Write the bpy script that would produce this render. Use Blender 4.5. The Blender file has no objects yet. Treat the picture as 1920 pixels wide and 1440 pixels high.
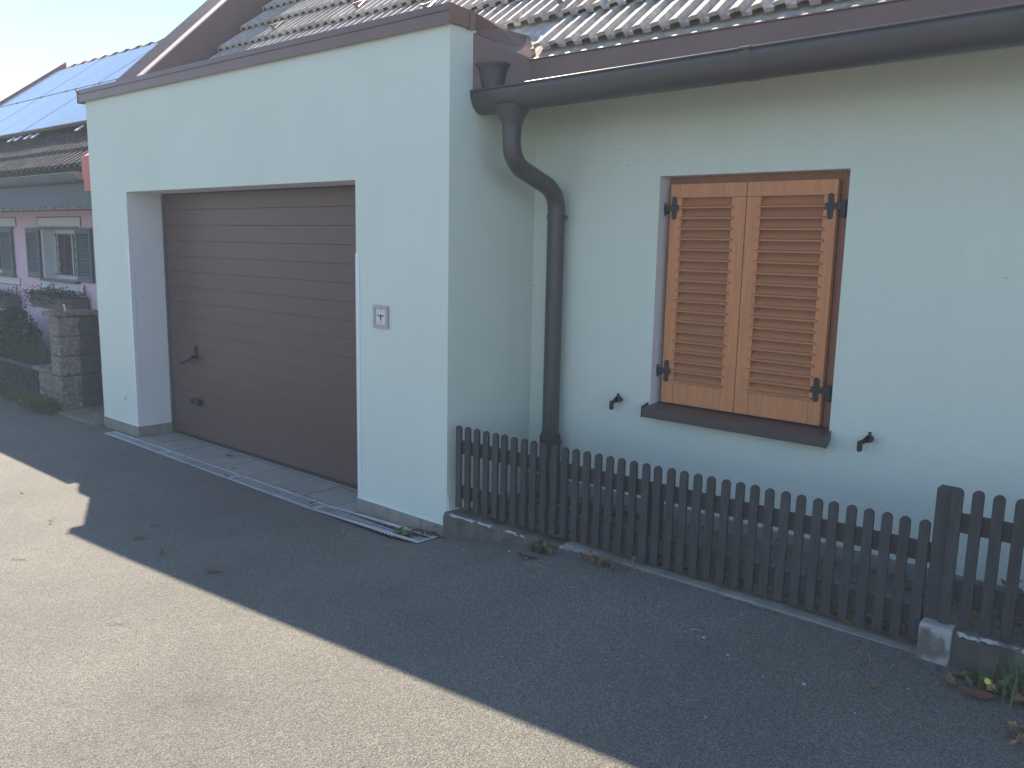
import bpy, bmesh, math, random
from mathutils import Vector, Matrix, noise
random.seed(7)
rnd = random.uniform
sc = bpy.context.scene
COL = sc.collection

# ------------------------------------------------------------------ camera
CP = Vector((3.36311, -3.36554, 1.73512))
CR = Vector((0.75751, 0.65253, 0.01939))
CU = Vector((-0.12127, 0.11147, 0.98634))
CF = Vector((-0.64146, 0.74952, -0.16357))
cd = bpy.data.cameras.new('camera')
cam = bpy.data.objects.new('camera', cd)
COL.objects.link(cam)
cd.sensor_width = 36.0
cd.lens = 1584.74 / 1920 * 36.0
cd.clip_start = 0.05
cd.clip_end = 2000
m = Matrix.Identity(4)
for i in range(3):
    m[i][0], m[i][1], m[i][2], m[i][3] = CR[i], CU[i], -CF[i], CP[i]
cam.matrix_world = m
sc.camera = cam

# ------------------------------------------------------------------ sky and sun
SUN = Vector((-0.976, 0.48, 1.0)).normalized()
world = bpy.data.worlds.new('World')
sc.world = world
world.use_nodes = True
wn = world.node_tree
bg = wn.nodes['Background']
sky = wn.nodes.new('ShaderNodeTexSky')
sky.sky_type = 'NISHITA'
sky.sun_disc = False
sky.sun_elevation = math.asin(SUN.z)
sky.sun_rotation = math.atan2(SUN.x, SUN.y)
sky.air_density = 0.95
sky.dust_density = 0.0
sky.ozone_density = 2.4
wn.links.new(sky.outputs[0], bg.inputs[0])
bg.inputs[1].default_value = 0.108
sd = bpy.data.lights.new('sun', 'SUN')
sun = bpy.data.objects.new('sun', sd)
COL.objects.link(sun)
sd.energy = 5.0
sd.angle = math.radians(0.53)
sd.color = (1.0, 0.885, 0.72)
sun.rotation_euler = SUN.to_track_quat('Z', 'Y').to_euler()
sc.view_settings.view_transform = 'Standard'
sc.view_settings.look = 'None'
sc.view_settings.gamma = 1
sc.view_settings.use_curve_mapping = False
sc.view_settings.exposure = 1.18

# ------------------------------------------------------------------ materials
def mat(name, col, rough=0.8, metal=0.0, var=0.0, vscale=3.0, col2=None, c2amt=0.5, c2scale=8.0,
        bump=0.0, bscale=60.0, rand=0.0, spec=0.5, stretch=None, coord='Object', detail=5.0, sharp=None, bump2=None):
    M = bpy.data.materials.new(name); M.use_nodes = True
    nt = M.node_tree; N = nt.nodes; L = nt.links
    b = N['Principled BSDF']
    b.inputs['Roughness'].default_value = rough
    b.inputs['Metallic'].default_value = metal
    b.inputs['Specular IOR Level'].default_value = spec
    tc = N.new('ShaderNodeTexCoord'); src = tc.outputs[coord]
    if stretch:
        mp = N.new('ShaderNodeMapping'); mp.inputs['Scale'].default_value = stretch
        L.new(src, mp.inputs['Vector']); src = mp.outputs[0]
    if rand:
        oi = N.new('ShaderNodeObjectInfo')
        ad = N.new('ShaderNodeVectorMath'); ad.operation = 'ADD'
        mu = N.new('ShaderNodeMath'); mu.operation = 'MULTIPLY'; mu.inputs[1].default_value = 37.0
        L.new(oi.outputs['Random'], mu.inputs[0]); L.new(src, ad.inputs[0]); L.new(mu.outputs[0], ad.inputs[1]); src = ad.outputs[0]
    cur = N.new('ShaderNodeRGB'); cur.outputs[0].default_value = (*col, 1); cur = cur.outputs[0]
    if col2:
        nz = N.new('ShaderNodeTexNoise'); nz.inputs['Scale'].default_value = c2scale; nz.inputs['Detail'].default_value = detail
        L.new(src, nz.inputs['Vector'])
        rp = N.new('ShaderNodeValToRGB')
        w = 0.12 if sharp is None else sharp
        rp.color_ramp.elements[0].position = max(0, 1 - c2amt - w); rp.color_ramp.elements[1].position = min(1, 1 - c2amt + w)
        L.new(nz.outputs[0], rp.inputs[0])
        mx = N.new('ShaderNodeMix'); mx.data_type = 'RGBA'
        L.new(rp.outputs[0], mx.inputs[0]); L.new(cur, mx.inputs[6]); mx.inputs[7].default_value = (*col2, 1)
        cur = mx.outputs[2]
    if var or rand:
        hs = N.new('ShaderNodeHueSaturation'); hs.inputs['Saturation'].default_value = 1
        L.new(cur, hs.inputs['Color'])
        val = None
        if var:
            n2 = N.new('ShaderNodeTexNoise'); n2.inputs['Scale'].default_value = vscale; n2.inputs['Detail'].default_value = 6
            L.new(src, n2.inputs['Vector'])
            mr = N.new('ShaderNodeMapRange'); mr.inputs[1].default_value = .25; mr.inputs[2].default_value = .75
            mr.inputs[3].default_value = 1 - var; mr.inputs[4].default_value = 1 + var
            L.new(n2.outputs[0], mr.inputs[0]); val = mr.outputs[0]
        if rand:
            m2 = N.new('ShaderNodeMapRange'); m2.inputs[3].default_value = 1 - rand; m2.inputs[4].default_value = 1 + rand
            L.new(oi.outputs['Random'], m2.inputs[0])
            if val is None: val = m2.outputs[0]
            else:
                mm = N.new('ShaderNodeMath'); mm.operation = 'MULTIPLY'; L.new(val, mm.inputs[0]); L.new(m2.outputs[0], mm.inputs[1]); val = mm.outputs[0]
        L.new(val, hs.inputs['Value']); cur = hs.outputs[0]
    L.new(cur, b.inputs['Base Color'])
    if bump:
        n3 = N.new('ShaderNodeTexNoise'); n3.inputs['Scale'].default_value = bscale; n3.inputs['Detail'].default_value = 4
        L.new(src, n3.inputs['Vector'])
        bp = N.new('ShaderNodeBump'); bp.inputs['Strength'].default_value = bump; bp.inputs['Distance'].default_value = 0.01
        L.new(n3.outputs[0], bp.inputs['Height']); 
        if bump2:
            n4 = N.new('ShaderNodeTexNoise'); n4.inputs['Scale'].default_value = bump2[1]; n4.inputs['Detail'].default_value = 2
            L.new(src, n4.inputs['Vector'])
            b2 = N.new('ShaderNodeBump'); b2.inputs['Strength'].default_value = bump2[0]; b2.inputs['Distance'].default_value = 0.02
            L.new(n4.outputs[0], b2.inputs['Height']); L.new(b2.outputs[0], bp.inputs['Normal'])
        L.new(bp.outputs[0], b.inputs['Normal'])
    return M

def asphalt():
    M = bpy.data.materials.new('asphalt'); M.use_nodes = True
    nt = M.node_tree; N = nt.nodes; L = nt.links; b = N['Principled BSDF']
    tc = N.new('ShaderNodeTexCoord')
    v = N.new('ShaderNodeTexVoronoi'); v.inputs['Scale'].default_value = 240; L.new(tc.outputs['Object'], v.inputs['Vector'])
    rp = N.new('ShaderNodeValToRGB'); e = rp.color_ramp.elements
    e[0].position = 0.0; e[0].color = (.07, .067, .060, 1); e[1].position = 1.0; e[1].color = (.27, .25, .21, 1)
    x = e.new(0.3); x.color = (.126, .118, .101, 1); x = e.new(.72); x.color = (.188, .175, .150, 1)
    sep = N.new('ShaderNodeSeparateColor'); L.new(v.outputs['Color'], sep.inputs[0]); L.new(sep.outputs[0], rp.inputs[0])
    n = N.new('ShaderNodeTexNoise'); n.inputs['Scale'].default_value = 0.9; n.inputs['Detail'].default_value = 8; n.inputs['Roughness'].default_value = .65
    L.new(tc.outputs['Object'], n.inputs['Vector'])
    mr = N.new('ShaderNodeMapRange'); mr.inputs[1].default_value = .3; mr.inputs[2].default_value = .7; mr.inputs[3].default_value = .80; mr.inputs[4].default_value = 1.16
    L.new(n.outputs[0], mr.inputs[0])
    n2 = N.new('ShaderNodeTexNoise'); n2.inputs['Scale'].default_value = 300; L.new(tc.outputs['Object'], n2.inputs['Vector'])
    mr2 = N.new('ShaderNodeMapRange'); mr2.inputs[1].default_value = .3; mr2.inputs[2].default_value = .7; mr2.inputs[3].default_value = .75; mr2.inputs[4].default_value = 1.25
    L.new(n2.outputs[0], mr2.inputs[0])
    mm0 = N.new('ShaderNodeMath'); mm0.operation = 'MULTIPLY'; L.new(mr.outputs[0], mm0.inputs[0]); L.new(mr2.outputs[0], mm0.inputs[1])
    st = N.new('ShaderNodeTexNoise'); st.inputs['Scale'].default_value = 2.7; st.inputs['Detail'].default_value = 9; st.inputs['Distortion'].default_value = .6; L.new(tc.outputs['Object'], st.inputs['Vector'])
    mr3 = N.new('ShaderNodeMapRange'); mr3.inputs[1].default_value = .56; mr3.inputs[2].default_value = .74; mr3.inputs[3].default_value = 1.0; mr3.inputs[4].default_value = .84
    L.new(st.outputs[0], mr3.inputs[0])
    mm = N.new('ShaderNodeMath'); mm.operation = 'MULTIPLY'; L.new(mm0.outputs[0], mm.inputs[0]); L.new(mr3.outputs[0], mm.inputs[1])
    hs = N.new('ShaderNodeHueSaturation'); L.new(rp.outputs[0], hs.inputs['Color']); L.new(mm.outputs[0], hs.inputs['Value'])
    L.new(hs.outputs[0], b.inputs['Base Color'])
    b.inputs['Roughness'].default_value = .72
    bp = N.new('ShaderNodeBump'); bp.inputs['Strength'].default_value = .85; bp.inputs['Distance'].default_value = .004
    L.new(v.outputs['Distance'], bp.inputs['Height']); bp.invert = True
    b2 = N.new('ShaderNodeBump'); b2.inputs['Strength'].default_value = .35; b2.inputs['Distance'].default_value = .006
    n3 = N.new('ShaderNodeTexNoise'); n3.inputs['Scale'].default_value = 28; L.new(tc.outputs['Object'], n3.inputs['Vector'])
    L.new(n3.outputs[0], b2.inputs['Height']); L.new(b2.outputs[0], bp.inputs['Normal'])
    L.new(bp.outputs[0], b.inputs['Normal'])
    return M

def leafmat(name, c1, c2, rough=.55):
    M = bpy.data.materials.new(name); M.use_nodes = True
    nt = M.node_tree; N = nt.nodes; L = nt.links; b = N['Principled BSDF']
    g = N.new('ShaderNodeNewGeometry')
    mx = N.new('ShaderNodeMix'); mx.data_type = 'RGBA'; mx.inputs[6].default_value = (*c1, 1); mx.inputs[7].default_value = (*c2, 1)
    L.new(g.outputs['Random Per Island'], mx.inputs[0]); L.new(mx.outputs[2], b.inputs['Base Color'])
    b.inputs['Roughness'].default_value = rough
    return M

def wallmat(name, col):
    """rendered wall: fine grain, faint weathering streaks and dirt near the ground"""
    M = mat(name, col, rough=.92, var=.03, vscale=1.3, bump=.6, bscale=230, spec=.2, bump2=(.10, 7))
    nt = M.node_tree; N = nt.nodes; L = nt.links; b = N['Principled BSDF']
    src = b.inputs['Base Color'].links[0].from_socket
    tc = N.new('ShaderNodeTexCoord'); mp = N.new('ShaderNodeMapping'); mp.inputs['Scale'].default_value = (9, 9, .7)
    L.new(tc.outputs['Object'], mp.inputs[0])
    n = N.new('ShaderNodeTexNoise'); n.inputs['Scale'].default_value = 1.0; n.inputs['Detail'].default_value = 7; L.new(mp.outputs[0], n.inputs['Vector'])
    r = N.new('ShaderNodeMapRange'); r.inputs[1].default_value = .45; r.inputs[2].default_value = .8; r.inputs[3].default_value = 0; r.inputs[4].default_value = .05
    L.new(n.outputs[0], r.inputs[0])
    mx = N.new('ShaderNodeMix'); mx.data_type = 'RGBA'; mx.blend_type = 'MULTIPLY'
    L.new(r.outputs[0], mx.inputs[0]); L.new(src, mx.inputs[6]); mx.inputs[7].default_value = (.62, .60, .54, 1)
    # small dark specks
    n2 = N.new('ShaderNodeTexNoise'); n2.inputs['Scale'].default_value = 26; n2.inputs['Detail'].default_value = 1; L.new(tc.outputs['Object'], n2.inputs['Vector'])
    r2 = N.new('ShaderNodeMapRange'); r2.inputs[1].default_value = .80; r2.inputs[2].default_value = .83; r2.inputs[3].default_value = 0; r2.inputs[4].default_value = .5
    L.new(n2.outputs[0], r2.inputs[0])
    m2 = N.new('ShaderNodeMix'); m2.data_type = 'RGBA'; m2.blend_type = 'MULTIPLY'
    L.new(r2.outputs[0], m2.inputs[0]); L.new(mx.outputs[2], m2.inputs[6]); m2.inputs[7].default_value = (.35, .33, .3, 1)
    L.new(m2.outputs[2], b.inputs['Base Color'])
    return M

MINT = wallmat('mint_render', (.81, .865, .745))
WHITE = wallmat('white_render', (.86, .84, .82))
M_ASPH = asphalt()
M_COP = mat('brown_sheet_metal', (.20, .118, .102), rough=.42, metal=.15, var=.12, vscale=4, bump=.1, bscale=12)
M_GUT = mat('brown_gutter_metal', (.098, .088, .088), rough=.38, metal=.25, var=.06, vscale=5, col2=(.11, .10, .095), c2amt=.4, c2scale=6, stretch=(1, 4, 4), bump=.05, bscale=15)
M_DOOR = mat('brown_door_metal', (.118, .062, .052), rough=.38, var=.06, vscale=2, bump=.12, bscale=220, stretch=(.15, 1, 1))
M_FRAME = mat('door_frame_metal', (.085, .10, .10), rough=.5)
M_RUB = mat('black_rubber', (.02, .02, .02), rough=.7)
M_BLACK = mat('black_iron', (.028, .03, .032), rough=.45, metal=.3, bump=.2, bscale=80)
M_WPROF = mat('white_profile', (.82, .82, .84), rough=.35)
M_PLT = mat('plinth_tile', (.30, .265, .23), rough=.45, var=.10, vscale=9, col2=(.25, .225, .20), c2amt=.45, c2scale=14, rand=.05, bump=.1, bscale=60)
M_FLT = mat('floor_tile', (.40, .375, .33), rough=.45, var=.10, vscale=7, col2=(.31, .285, .24), c2amt=.4, c2scale=5, rand=.06, bump=.12, bscale=60)
M_GROUT = mat('dark_grout', (.03, .028, .025), rough=.95, bump=.3, bscale=90)
M_DRAIN = mat('galvanised_steel', (.62, .63, .63), rough=.45, metal=.2, var=.15, vscale=6, col2=(.42, .41, .38), c2amt=.35, c2scale=9, bump=.08)
M_DARK = mat('drain_dirt_shade', (.012, .011, .010), rough=.95, bump=.5, bscale=50)  # dirty channel, near black to paint in the shade of the slots
M_TILE = mat('concrete_roof_tile', (.48, .42, .375), rough=.85, var=.22, vscale=16, col2=(.58, .53, .475), c2amt=.47, c2scale=26, rand=.14, bump=.5, bscale=110)
M_WOOD = mat('stained_wood', (.70, .27, .10), rough=.45, var=.08, vscale=4, col2=(.60, .235, .095), c2amt=.48, c2scale=5, stretch=(9, 9, .8), bump=.05, bscale=8)
M_WOODH = mat('stained_wood_slat', (.56, .23, .098), rough=.5, var=.05, vscale=4, col2=(.58, .245, .108), c2amt=.48, c2scale=5, stretch=(.8, 9, 9), bump=.12, bscale=8)
M_WOODF = mat('frame_wood', (.36, .16, .085), rough=.55, var=.12, vscale=5, stretch=(6, 6, 1))
M_SILL = mat('brown_sill_metal', (.10, .072, .072), rough=.4, metal=.15, var=.1, vscale=6)
M_GLASS = mat('dark_glass', (.02, .025, .03), rough=.08, spec=.8)
M_FENCE = mat('brown_fence_paint', (.045, .043, .045), rough=.72, var=.10, vscale=9, col2=(.058, .055, .056), c2amt=.42, c2scale=9, stretch=(6, 6, 1), rand=.14, bump=.4, bscale=14)
M_KERB = mat('old_concrete', (.17, .15, .13), rough=.95, var=.25, vscale=7, col2=(.09, .085, .07), c2amt=.5, c2scale=6, bump=.7, bscale=60, bump2=(.6, 14))
M_KEDGE = mat('chipped_concrete_edge', (.50, .50, .46), rough=.95, col2=(.15, .14, .12), c2amt=.5, c2scale=14, sharp=.03, bump=.8, bscale=60)
M_KPALE = mat('pale_concrete', (.25, .235, .21), rough=.9, var=.2, vscale=9, col2=(.16, .15, .13), c2amt=.4, c2scale=7, bump=.5, bscale=60)
M_WASH = mat('whitewashed_concrete', (.38, .37, .34), rough=.9, var=.15, vscale=12, col2=(.15, .14, .12), c2amt=.42, c2scale=9, sharp=.05, bump=.5, bscale=50)
M_BASE = mat('grey_plinth_render', (.30, .30, .29), rough=.95, var=.15, vscale=4, col2=(.2, .2, .18), c2amt=.4, c2scale=4, bump=.7, bscale=120)
M_SOIL = mat('garden_soil', (.055, .042, .032), rough=1, var=.4, vscale=20, col2=(.10, .08, .06), c2amt=.45, c2scale=25, bump=1, bscale=40, bump2=(1, 9))
M_GROUND = mat('far_ground', (.11, .105, .085), rough=1, var=.2, vscale=.3, col2=(.07, .09, .04), c2amt=.5, c2scale=.2)
M_STEEL = mat('brushed_steel', (.45, .41, .38), rough=.4, metal=.5, bump=.05, bscale=100)
M_LSTEEL = mat('light_switch_plate', (.70, .68, .68), rough=.4, metal=.2)
M_PINK = wallmat('pink_render', (.78, .58, .68))
M_PWHITE = mat('white_facade_paint', (.68, .69, .70), rough=.9, bump=.3, bscale=150, var=.05)
M_LINE = mat('dark_trim_paint', (.13, .10, .11), rough=.8)
M_GREEN = mat('slate_green_paint', (.085, .12, .135), rough=.6, var=.1, vscale=5, bump=.1, rand=.08)
M_CTILE = mat('dark_cottage_tile', (.135, .105, .11), rough=.8, var=.25, vscale=12, col2=(.07, .07, .07), c2amt=.48, c2scale=10, rand=.15, bump=.5, bscale=90)
M_EAVE = mat('slate_eave_board', (.095, .115, .125), rough=.7, var=.12, vscale=3)
M_RED = mat('coral_paint', (.60, .20, .16), rough=.7, var=.08)
M_VERGE = mat('red_brown_verge', (.36, .16, .12), rough=.7, var=.15)
M_PANEL = mat('solar_glass', (.10, .125, .18), rough=.16, spec=.9, var=.05)
M_PFRAME = mat('panel_frame', (.16, .13, .12), rough=.45, metal=.5)
M_STONE = mat('split_stone', (.19, .165, .14), rough=.95, var=.25, vscale=14, col2=(.33, .30, .26), c2amt=.42, c2scale=38, sharp=.06, rand=.1, bump=1, bscale=55, bump2=(1, 16))
M_STONED = mat('dark_stone', (.085, .085, .08), rough=.95, var=.2, vscale=10, rand=.1, bump=.8, bscale=50)  # darker stone tone for the rear pillar blocks and rubble
M_STEP = mat('gravel_concrete', (.27, .235, .18), rough=.95, var=.25, vscale=14, col2=(.14, .13, .10), c2amt=.47, c2scale=40, sharp=.08, bump=1, bscale=60)
M_BOX = mat('planter_brown', (.13, .095, .085), rough=.8, var=.15)
M_WOODGREY = mat('weathered_lattice', (.065, .06, .085), rough=.85, var=.2)
M_PEB = mat('pale_pebble', (.58, .56, .52), rough=.9, rand=.3, var=.2)
M_PEBD = mat('grey_stone', (.20, .19, .18), rough=.95, rand=.4, var=.3, vscale=20)
M_TWIG = mat('dry_twig', (.33, .27, .19), rough=.9, rand=.3)
L_DRY = leafmat('dry_leaf', (.17, .06, .03), (.22, .11, .05), .8)
L_TAN = leafmat('tan_leaf', (.32, .20, .09), (.20, .10, .045), .8)
L_RED = leafmat('red_dry_leaf', (.15, .035, .03), (.10, .045, .035), .8)
L_GRN = leafmat('weed_leaf', (.05, .10, .03), (.10, .16, .045))
L_DGRN = leafmat('dark_bush_leaf', (.022, .05, .026), (.06, .10, .045))
L_GRASS = leafmat('grey_green_blade', (.06, .09, .06), (.12, .15, .09))
L_IVY = leafmat('ivy_leaf', (.04, .08, .02), (.12, .18, .045))
L_FLOWER = leafmat('yellow_petal', (.75, .62, .12), (.85, .72, .2))

# ------------------------------------------------------------------ mesh helpers
class MB:
    def __init__(s): s.v = []; s.f = []; s.mi = []; s.sm = []
    def add(s, vs, fs, mi=0, smooth=False):
        o = len(s.v); s.v += [tuple(p) for p in vs]
        for f in fs: s.f.append([o + i for i in f]); s.mi.append(mi); s.sm.append(smooth)
    def box(s, a, b, mi=0):
        x0, y0, z0 = a; x1, y1, z1 = b
        s.add([(x0,y0,z0),(x1,y0,z0),(x1,y1,z0),(x0,y1,z0),(x0,y0,z1),(x1,y0,z1),(x1,y1,z1),(x0,y1,z1)],
              [(0,3,2,1),(4,5,6,7),(0,1,5,4),(1,2,6,5),(2,3,7,6),(3,0,4,7)], mi)
    def prism(s, pts, d, mi=0):
        """planar polygon pts extruded by vector d"""
        n = len(pts); d = Vector(d); P = [Vector(p) for p in pts]
        s.add(P + [p + d for p in P], [list(range(n))[::-1], list(range(n, 2*n))] + [(i, (i+1) % n, n + (i+1) % n, n + i) for i in range(n)], mi)
    def tube(s, path, rad, seg=16, mi=0, caps=True):
        P = [Vector(p) for p in path]; n = len(P)
        rads = rad if isinstance(rad, (list, tuple)) else [rad] * n
        t0 = (P[1] - P[0]).normalized()
        ref = Vector((1, 0, 0)) if abs(t0.x) < .9 else Vector((0, 1, 0))
        a = t0.cross(ref).normalized(); rings = []
        for i in range(n):
            t = (P[min(i+1, n-1)] - P[max(i-1, 0)]).normalized()
            a = (a - t * a.dot(t)).normalized(); b = t.cross(a)
            rings.append([P[i] + (a * math.cos(k*2*math.pi/seg) + b * math.sin(k*2*math.pi/seg)) * rads[i] for k in range(seg)])
        vs = [p for r in rings for p in r]
        fs = [(i*seg + k, i*seg + (k+1) % seg, (i+1)*seg + (k+1) % seg, (i+1)*seg + k) for i in range(n-1) for k in range(seg)]
        s.add(vs, fs, mi, True)
        if caps:
            s.add(rings[0], [list(range(seg))[::-1]], mi); s.add(rings[-1], [list(range(seg))], mi)
    def build(s, name, mats, parent=None, bevel=0, kind=None):
        me = bpy.data.meshes.new(name); me.from_pydata(s.v, [], s.f)
        for M in (mats if isinstance(mats, (list, tuple)) else [mats]): me.materials.append(M)
        for p, i, q in zip(me.polygons, s.mi, s.sm): p.material_index = i; p.use_smooth = q
        bm = bmesh.new(); bm.from_mesh(me)
        bmesh.ops.recalc_face_normals(bm, faces=bm.faces)
        if bevel:
            es = [e for e in bm.edges if len(e.link_faces) == 2 and e.calc_face_angle(0) > .5]
            bmesh.ops.bevel(bm, geom=es, offset=bevel, segments=2, affect='EDGES', profile=.6, clamp_overlap=True)
        bm.to_mesh(me); bm.free()
        o = bpy.data.objects.new(name, me); COL.objects.link(o)
        if parent is not None: o.parent = parent
        if kind: o['kind'] = kind
        return o

def tag(o, label, cat, group=None):
    o['label'] = label; o['category'] = cat
    if group: o['group'] = group
    return o
def thing(name, loc=(0, 0, 0)):
    o = bpy.data.objects.new(name, None); o.empty_display_size = .1; COL.objects.link(o); return o
def inst(o, parent, loc=None, mw=None):
    c = o.copy(); COL.objects.link(c); c.parent = parent
    if loc is not None: c.location = loc
    if mw is not None: c.matrix_world = mw
    return c
def ss(a, b, x):
    t = min(1, max(0, (x - a) / (b - a))); return t*t*(3 - 2*t)
def wallgrid(mb, xs, zs, holes, y0, y1, mi=0, mr=1):
    """wall slab between y0 (front) and y1 with rectangular holes {(i,j)}; hole sides get material mr"""
    nx, nz = len(xs), len(zs)
    idx = lambda i, j, k: (k*nz + j)*nx + i
    vs = [(x, y, z) for y in (y0, y1) for z in zs for x in xs]
    base = len(mb.v); mb.v += vs
    def F(l, m_): mb.f.append([base + q for q in l]); mb.mi.append(m_); mb.sm.append(False)
    solid = lambda i, j: 0 <= i < nx-1 and 0 <= j < nz-1 and (i, j) not in holes
    inside = lambda i, j: 0 <= i < nx-1 and 0 <= j < nz-1
    for i in range(nx-1):
        for j in range(nz-1):
            if not solid(i, j): continue
            F([idx(i,j,0), idx(i+1,j,0), idx(i+1,j+1,0), idx(i,j+1,0)], mi)
            F([idx(i,j,1), idx(i,j+1,1), idx(i+1,j+1,1), idx(i+1,j,1)], mi)
            for (di, dj, a, b) in ((-1,0,(i,j),(i,j+1)), (1,0,(i+1,j),(i+1,j+1)), (0,-1,(i,j),(i+1,j)), (0,1,(i,j+1),(i+1,j+1))):
                if not solid(i+di, j+dj):
                    F([idx(*a,0), idx(*b,0), idx(*b,1), idx(*a,1)], mr if inside(i+di, j+dj) else mi)

# ------------------------------------------------------------------ ground
def gz(x, y):
    wall = .205 * ss(-.35, 1.15, x) + .01*ss(-.3, .1, x)             # along the wall foot
    crown = min(.235, .0175*math.log1p(math.exp(min(40, (x + 1.75)/.35))))   # gentle cross slope of the road
    t = ss(.05, .85, -y)
    return wall*(1 - t) + crown*t - .02 * ss(-5.5, -9, x)
DX0, DX1 = -4.15, -.02
def dfr(x): return -.150 - .06*(x - DX0)/(DX1 - DX0)      # front edge of the drain
def dbk(x): return -.045
def dens(a, b, n): return [a + (b-a)*i/n for i in range(n+1)]
xs = dens(-60, -12, 12)[:-1] + dens(-12, -5, 14)[:-1] + dens(-5, 4, 110)[:-1] + dens(4, 12, 10)[:-1] + dens(12, 60, 8)
xs = sorted([x for x in xs if abs(x - DX0 - .01) > .05 and abs(x - DX1 + .01) > .05] + [DX0 + .01, DX1 - .01])
ys = dens(-30, -8, 8)[:-1] + dens(-8, -3.5, 12)[:-1] + dens(-3.5, -.3, 28) + [-.16, -.052, -.03, .1, .6, 1.2]
frow = ys.index(-.16)
mb = MB()
def wy(y, x): return (dfr(min(max(x, DX0), DX1)) + .008) if y == -.16 else y
vs = [(x, wy(y, x), gz(x, wy(y, x))) for y in ys for x in xs]
nx = len(xs)
mb.add(vs, [(j*nx+i, j*nx+i+1, (j+1)*nx+i+1, (j+1)*nx+i) for j in range(len(ys)-1) for i in range(nx-1)
            if not (j == frow and xs[i] > DX0 + .005 and xs[i+1] < DX1 - .005)], 0, True)
road = mb.build('road', M_ASPH, kind='structure')
mb = MB(); S = 250
mb.add([(-S,-S,-.35),(S,-S,-.35),(S,S,-.35),(-S,S,-.35)], [(0,1,2,3)])
mb.build('ground', M_GROUND, kind='structure')

# ------------------------------------------------------------------ volume added to imitate a lens veil and lift the darks
HM = bpy.data.materials.new('lens_veil_haze'); HM.use_nodes = True
hn = HM.node_tree; hn.nodes.remove(hn.nodes['Principled BSDF'])
pv = hn.nodes.new('ShaderNodeVolumePrincipled'); pv.inputs['Color'].default_value = (.78, .90, 1.0, 1); pv.inputs['Density'].default_value = 0.008; pv.inputs['Anisotropy'].default_value = 0.0
hn.links.new(pv.outputs[0], hn.nodes['Material Output'].inputs['Volume'])
mb = MB(); mb.box((-262, -262, -1.4), (262, 262, 7.6)); mb.build('lens_veil_haze', HM, kind='stuff')

# ------------------------------------------------------------------ house
G = .742
house = tag(thing('house'), 'mint green house with flat fronted garage, brown door and shuttered window', 'house')
mb = MB()
wallgrid(mb, [-4.467, -3.80, -.803, 0], [-.3, 2.1, 2.885], {(1, 0)}, 0.0, .34)
mb.box((-.24, .34, -.3), (0, G + .1, 2.885)); mb.box((-4.467, .34, -.3), (-4.25, 5.2, 2.885))
wallgrid(mb, [-.2, .883, 1.906, 9], [-.3, .815, 2.114, 2.66], {(1, 1)}, G, G + .30)
mb.build('wall', [MINT, WHITE], house)
mb = MB(); mb.box((.001, G - .014, -.2), (9, G - .0005, .29)); mb.build('wall_base', M_BASE, house, bevel=.003)
# rounded foot flare at the garage corner
mb = MB()
mb.prism([(.0005, .005, .095), (.0005, .16, .19), (.035, .16, .19), (.03, .06, .10)], (0, 0, .0))
mb = MB(); mb.add([(.001,.004,.10),(.001,.2,.10),(.05,.2,.2),(.028,.004,.10),(.001,.004,.32),(.001,.2,.42)], [(0,3,2,1),(3,4,5,2),(0,4,3),(1,2,5)])
mb.build('corner_skirt', MINT, house)

# plinth tiles
def plinth(x0, x1, n, y0=-.009, y1=-.0005, z0=-.02, z1=.093):
    w = (x1 - x0) / n
    for i in range(n):
        mb = MB(); mb.box((x0 + i*w + .002, y0, z0), (x0 + (i+1)*w - .002, y1, z1 + rnd(-.001, .001))); mb.build('plinth_tile', M_PLT, house, bevel=.0015)
plinth(-4.467, -3.797, 2)
plinth(-.806, 0.0, 1) if False else None
for a, b in ((-.806, -.509), (-.505, -.212), (-.208, .007)):
    mb = MB(); mb.box((a, -.009, -.03), (b, -.0005, .097)); mb.build('plinth_tile', M_PLT, house, bevel=.0015)
mb = MB(); mb.box((-3.7995, -.009, .0), (-3.7905, .307, .093)); mb.build('plinth_tile', M_PLT, house, bevel=.0015)
mb = MB(); mb.box((-.8115, -.002, .0), (-.8035, .307, .093)); mb.build('plinth_tile', M_PLT, house, bevel=.0015)
mb = MB(); mb.box((.0005, -.009, -.02), (.0075, .09, .092)); mb.build('plinth_tile', M_PLT, house, bevel=.001)
# thin white mortar line on top of plinth
for a, b in ((-4.467, -3.79), (-.812, .008)):
    mb = MB(); mb.box((a, -.0075, .0945 if a < -1 else .098), (b, -.0005, .0995 if a < -1 else .103)); mb.build('plinth_bead', M_WPROF, house)
# white corner guards on the opening edges
for x, sgn in ((-3.80, -1), (-.803, 1)):
    mb = MB()
    a, b = sorted((x, x + sgn*.032)); mb.box((a, -.0035, .10), (b, -.0004, 1.66))
    a, b = sorted((x - sgn*.0035, x - sgn*.0004)); mb.box((a, -.0035, .10), (b, .03, 1.66))
    mb.build('corner_guard', M_WPROF, house)
# vent
mb = MB(); cx, cz = -4.054, .337
mb.tube([(cx, -.001, cz), (cx, -.010, cz)], [.047, .044], 24)
for k in range(-3, 4):
    w = math.sqrt(max(0, .034**2 - (k*.009)**2)); mb.box((cx - w, -.014, cz + k*.009 - .002), (cx + w, -.0102, cz + k*.009 + .002))
mb.build('air_vent', M_WPROF, house)
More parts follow.
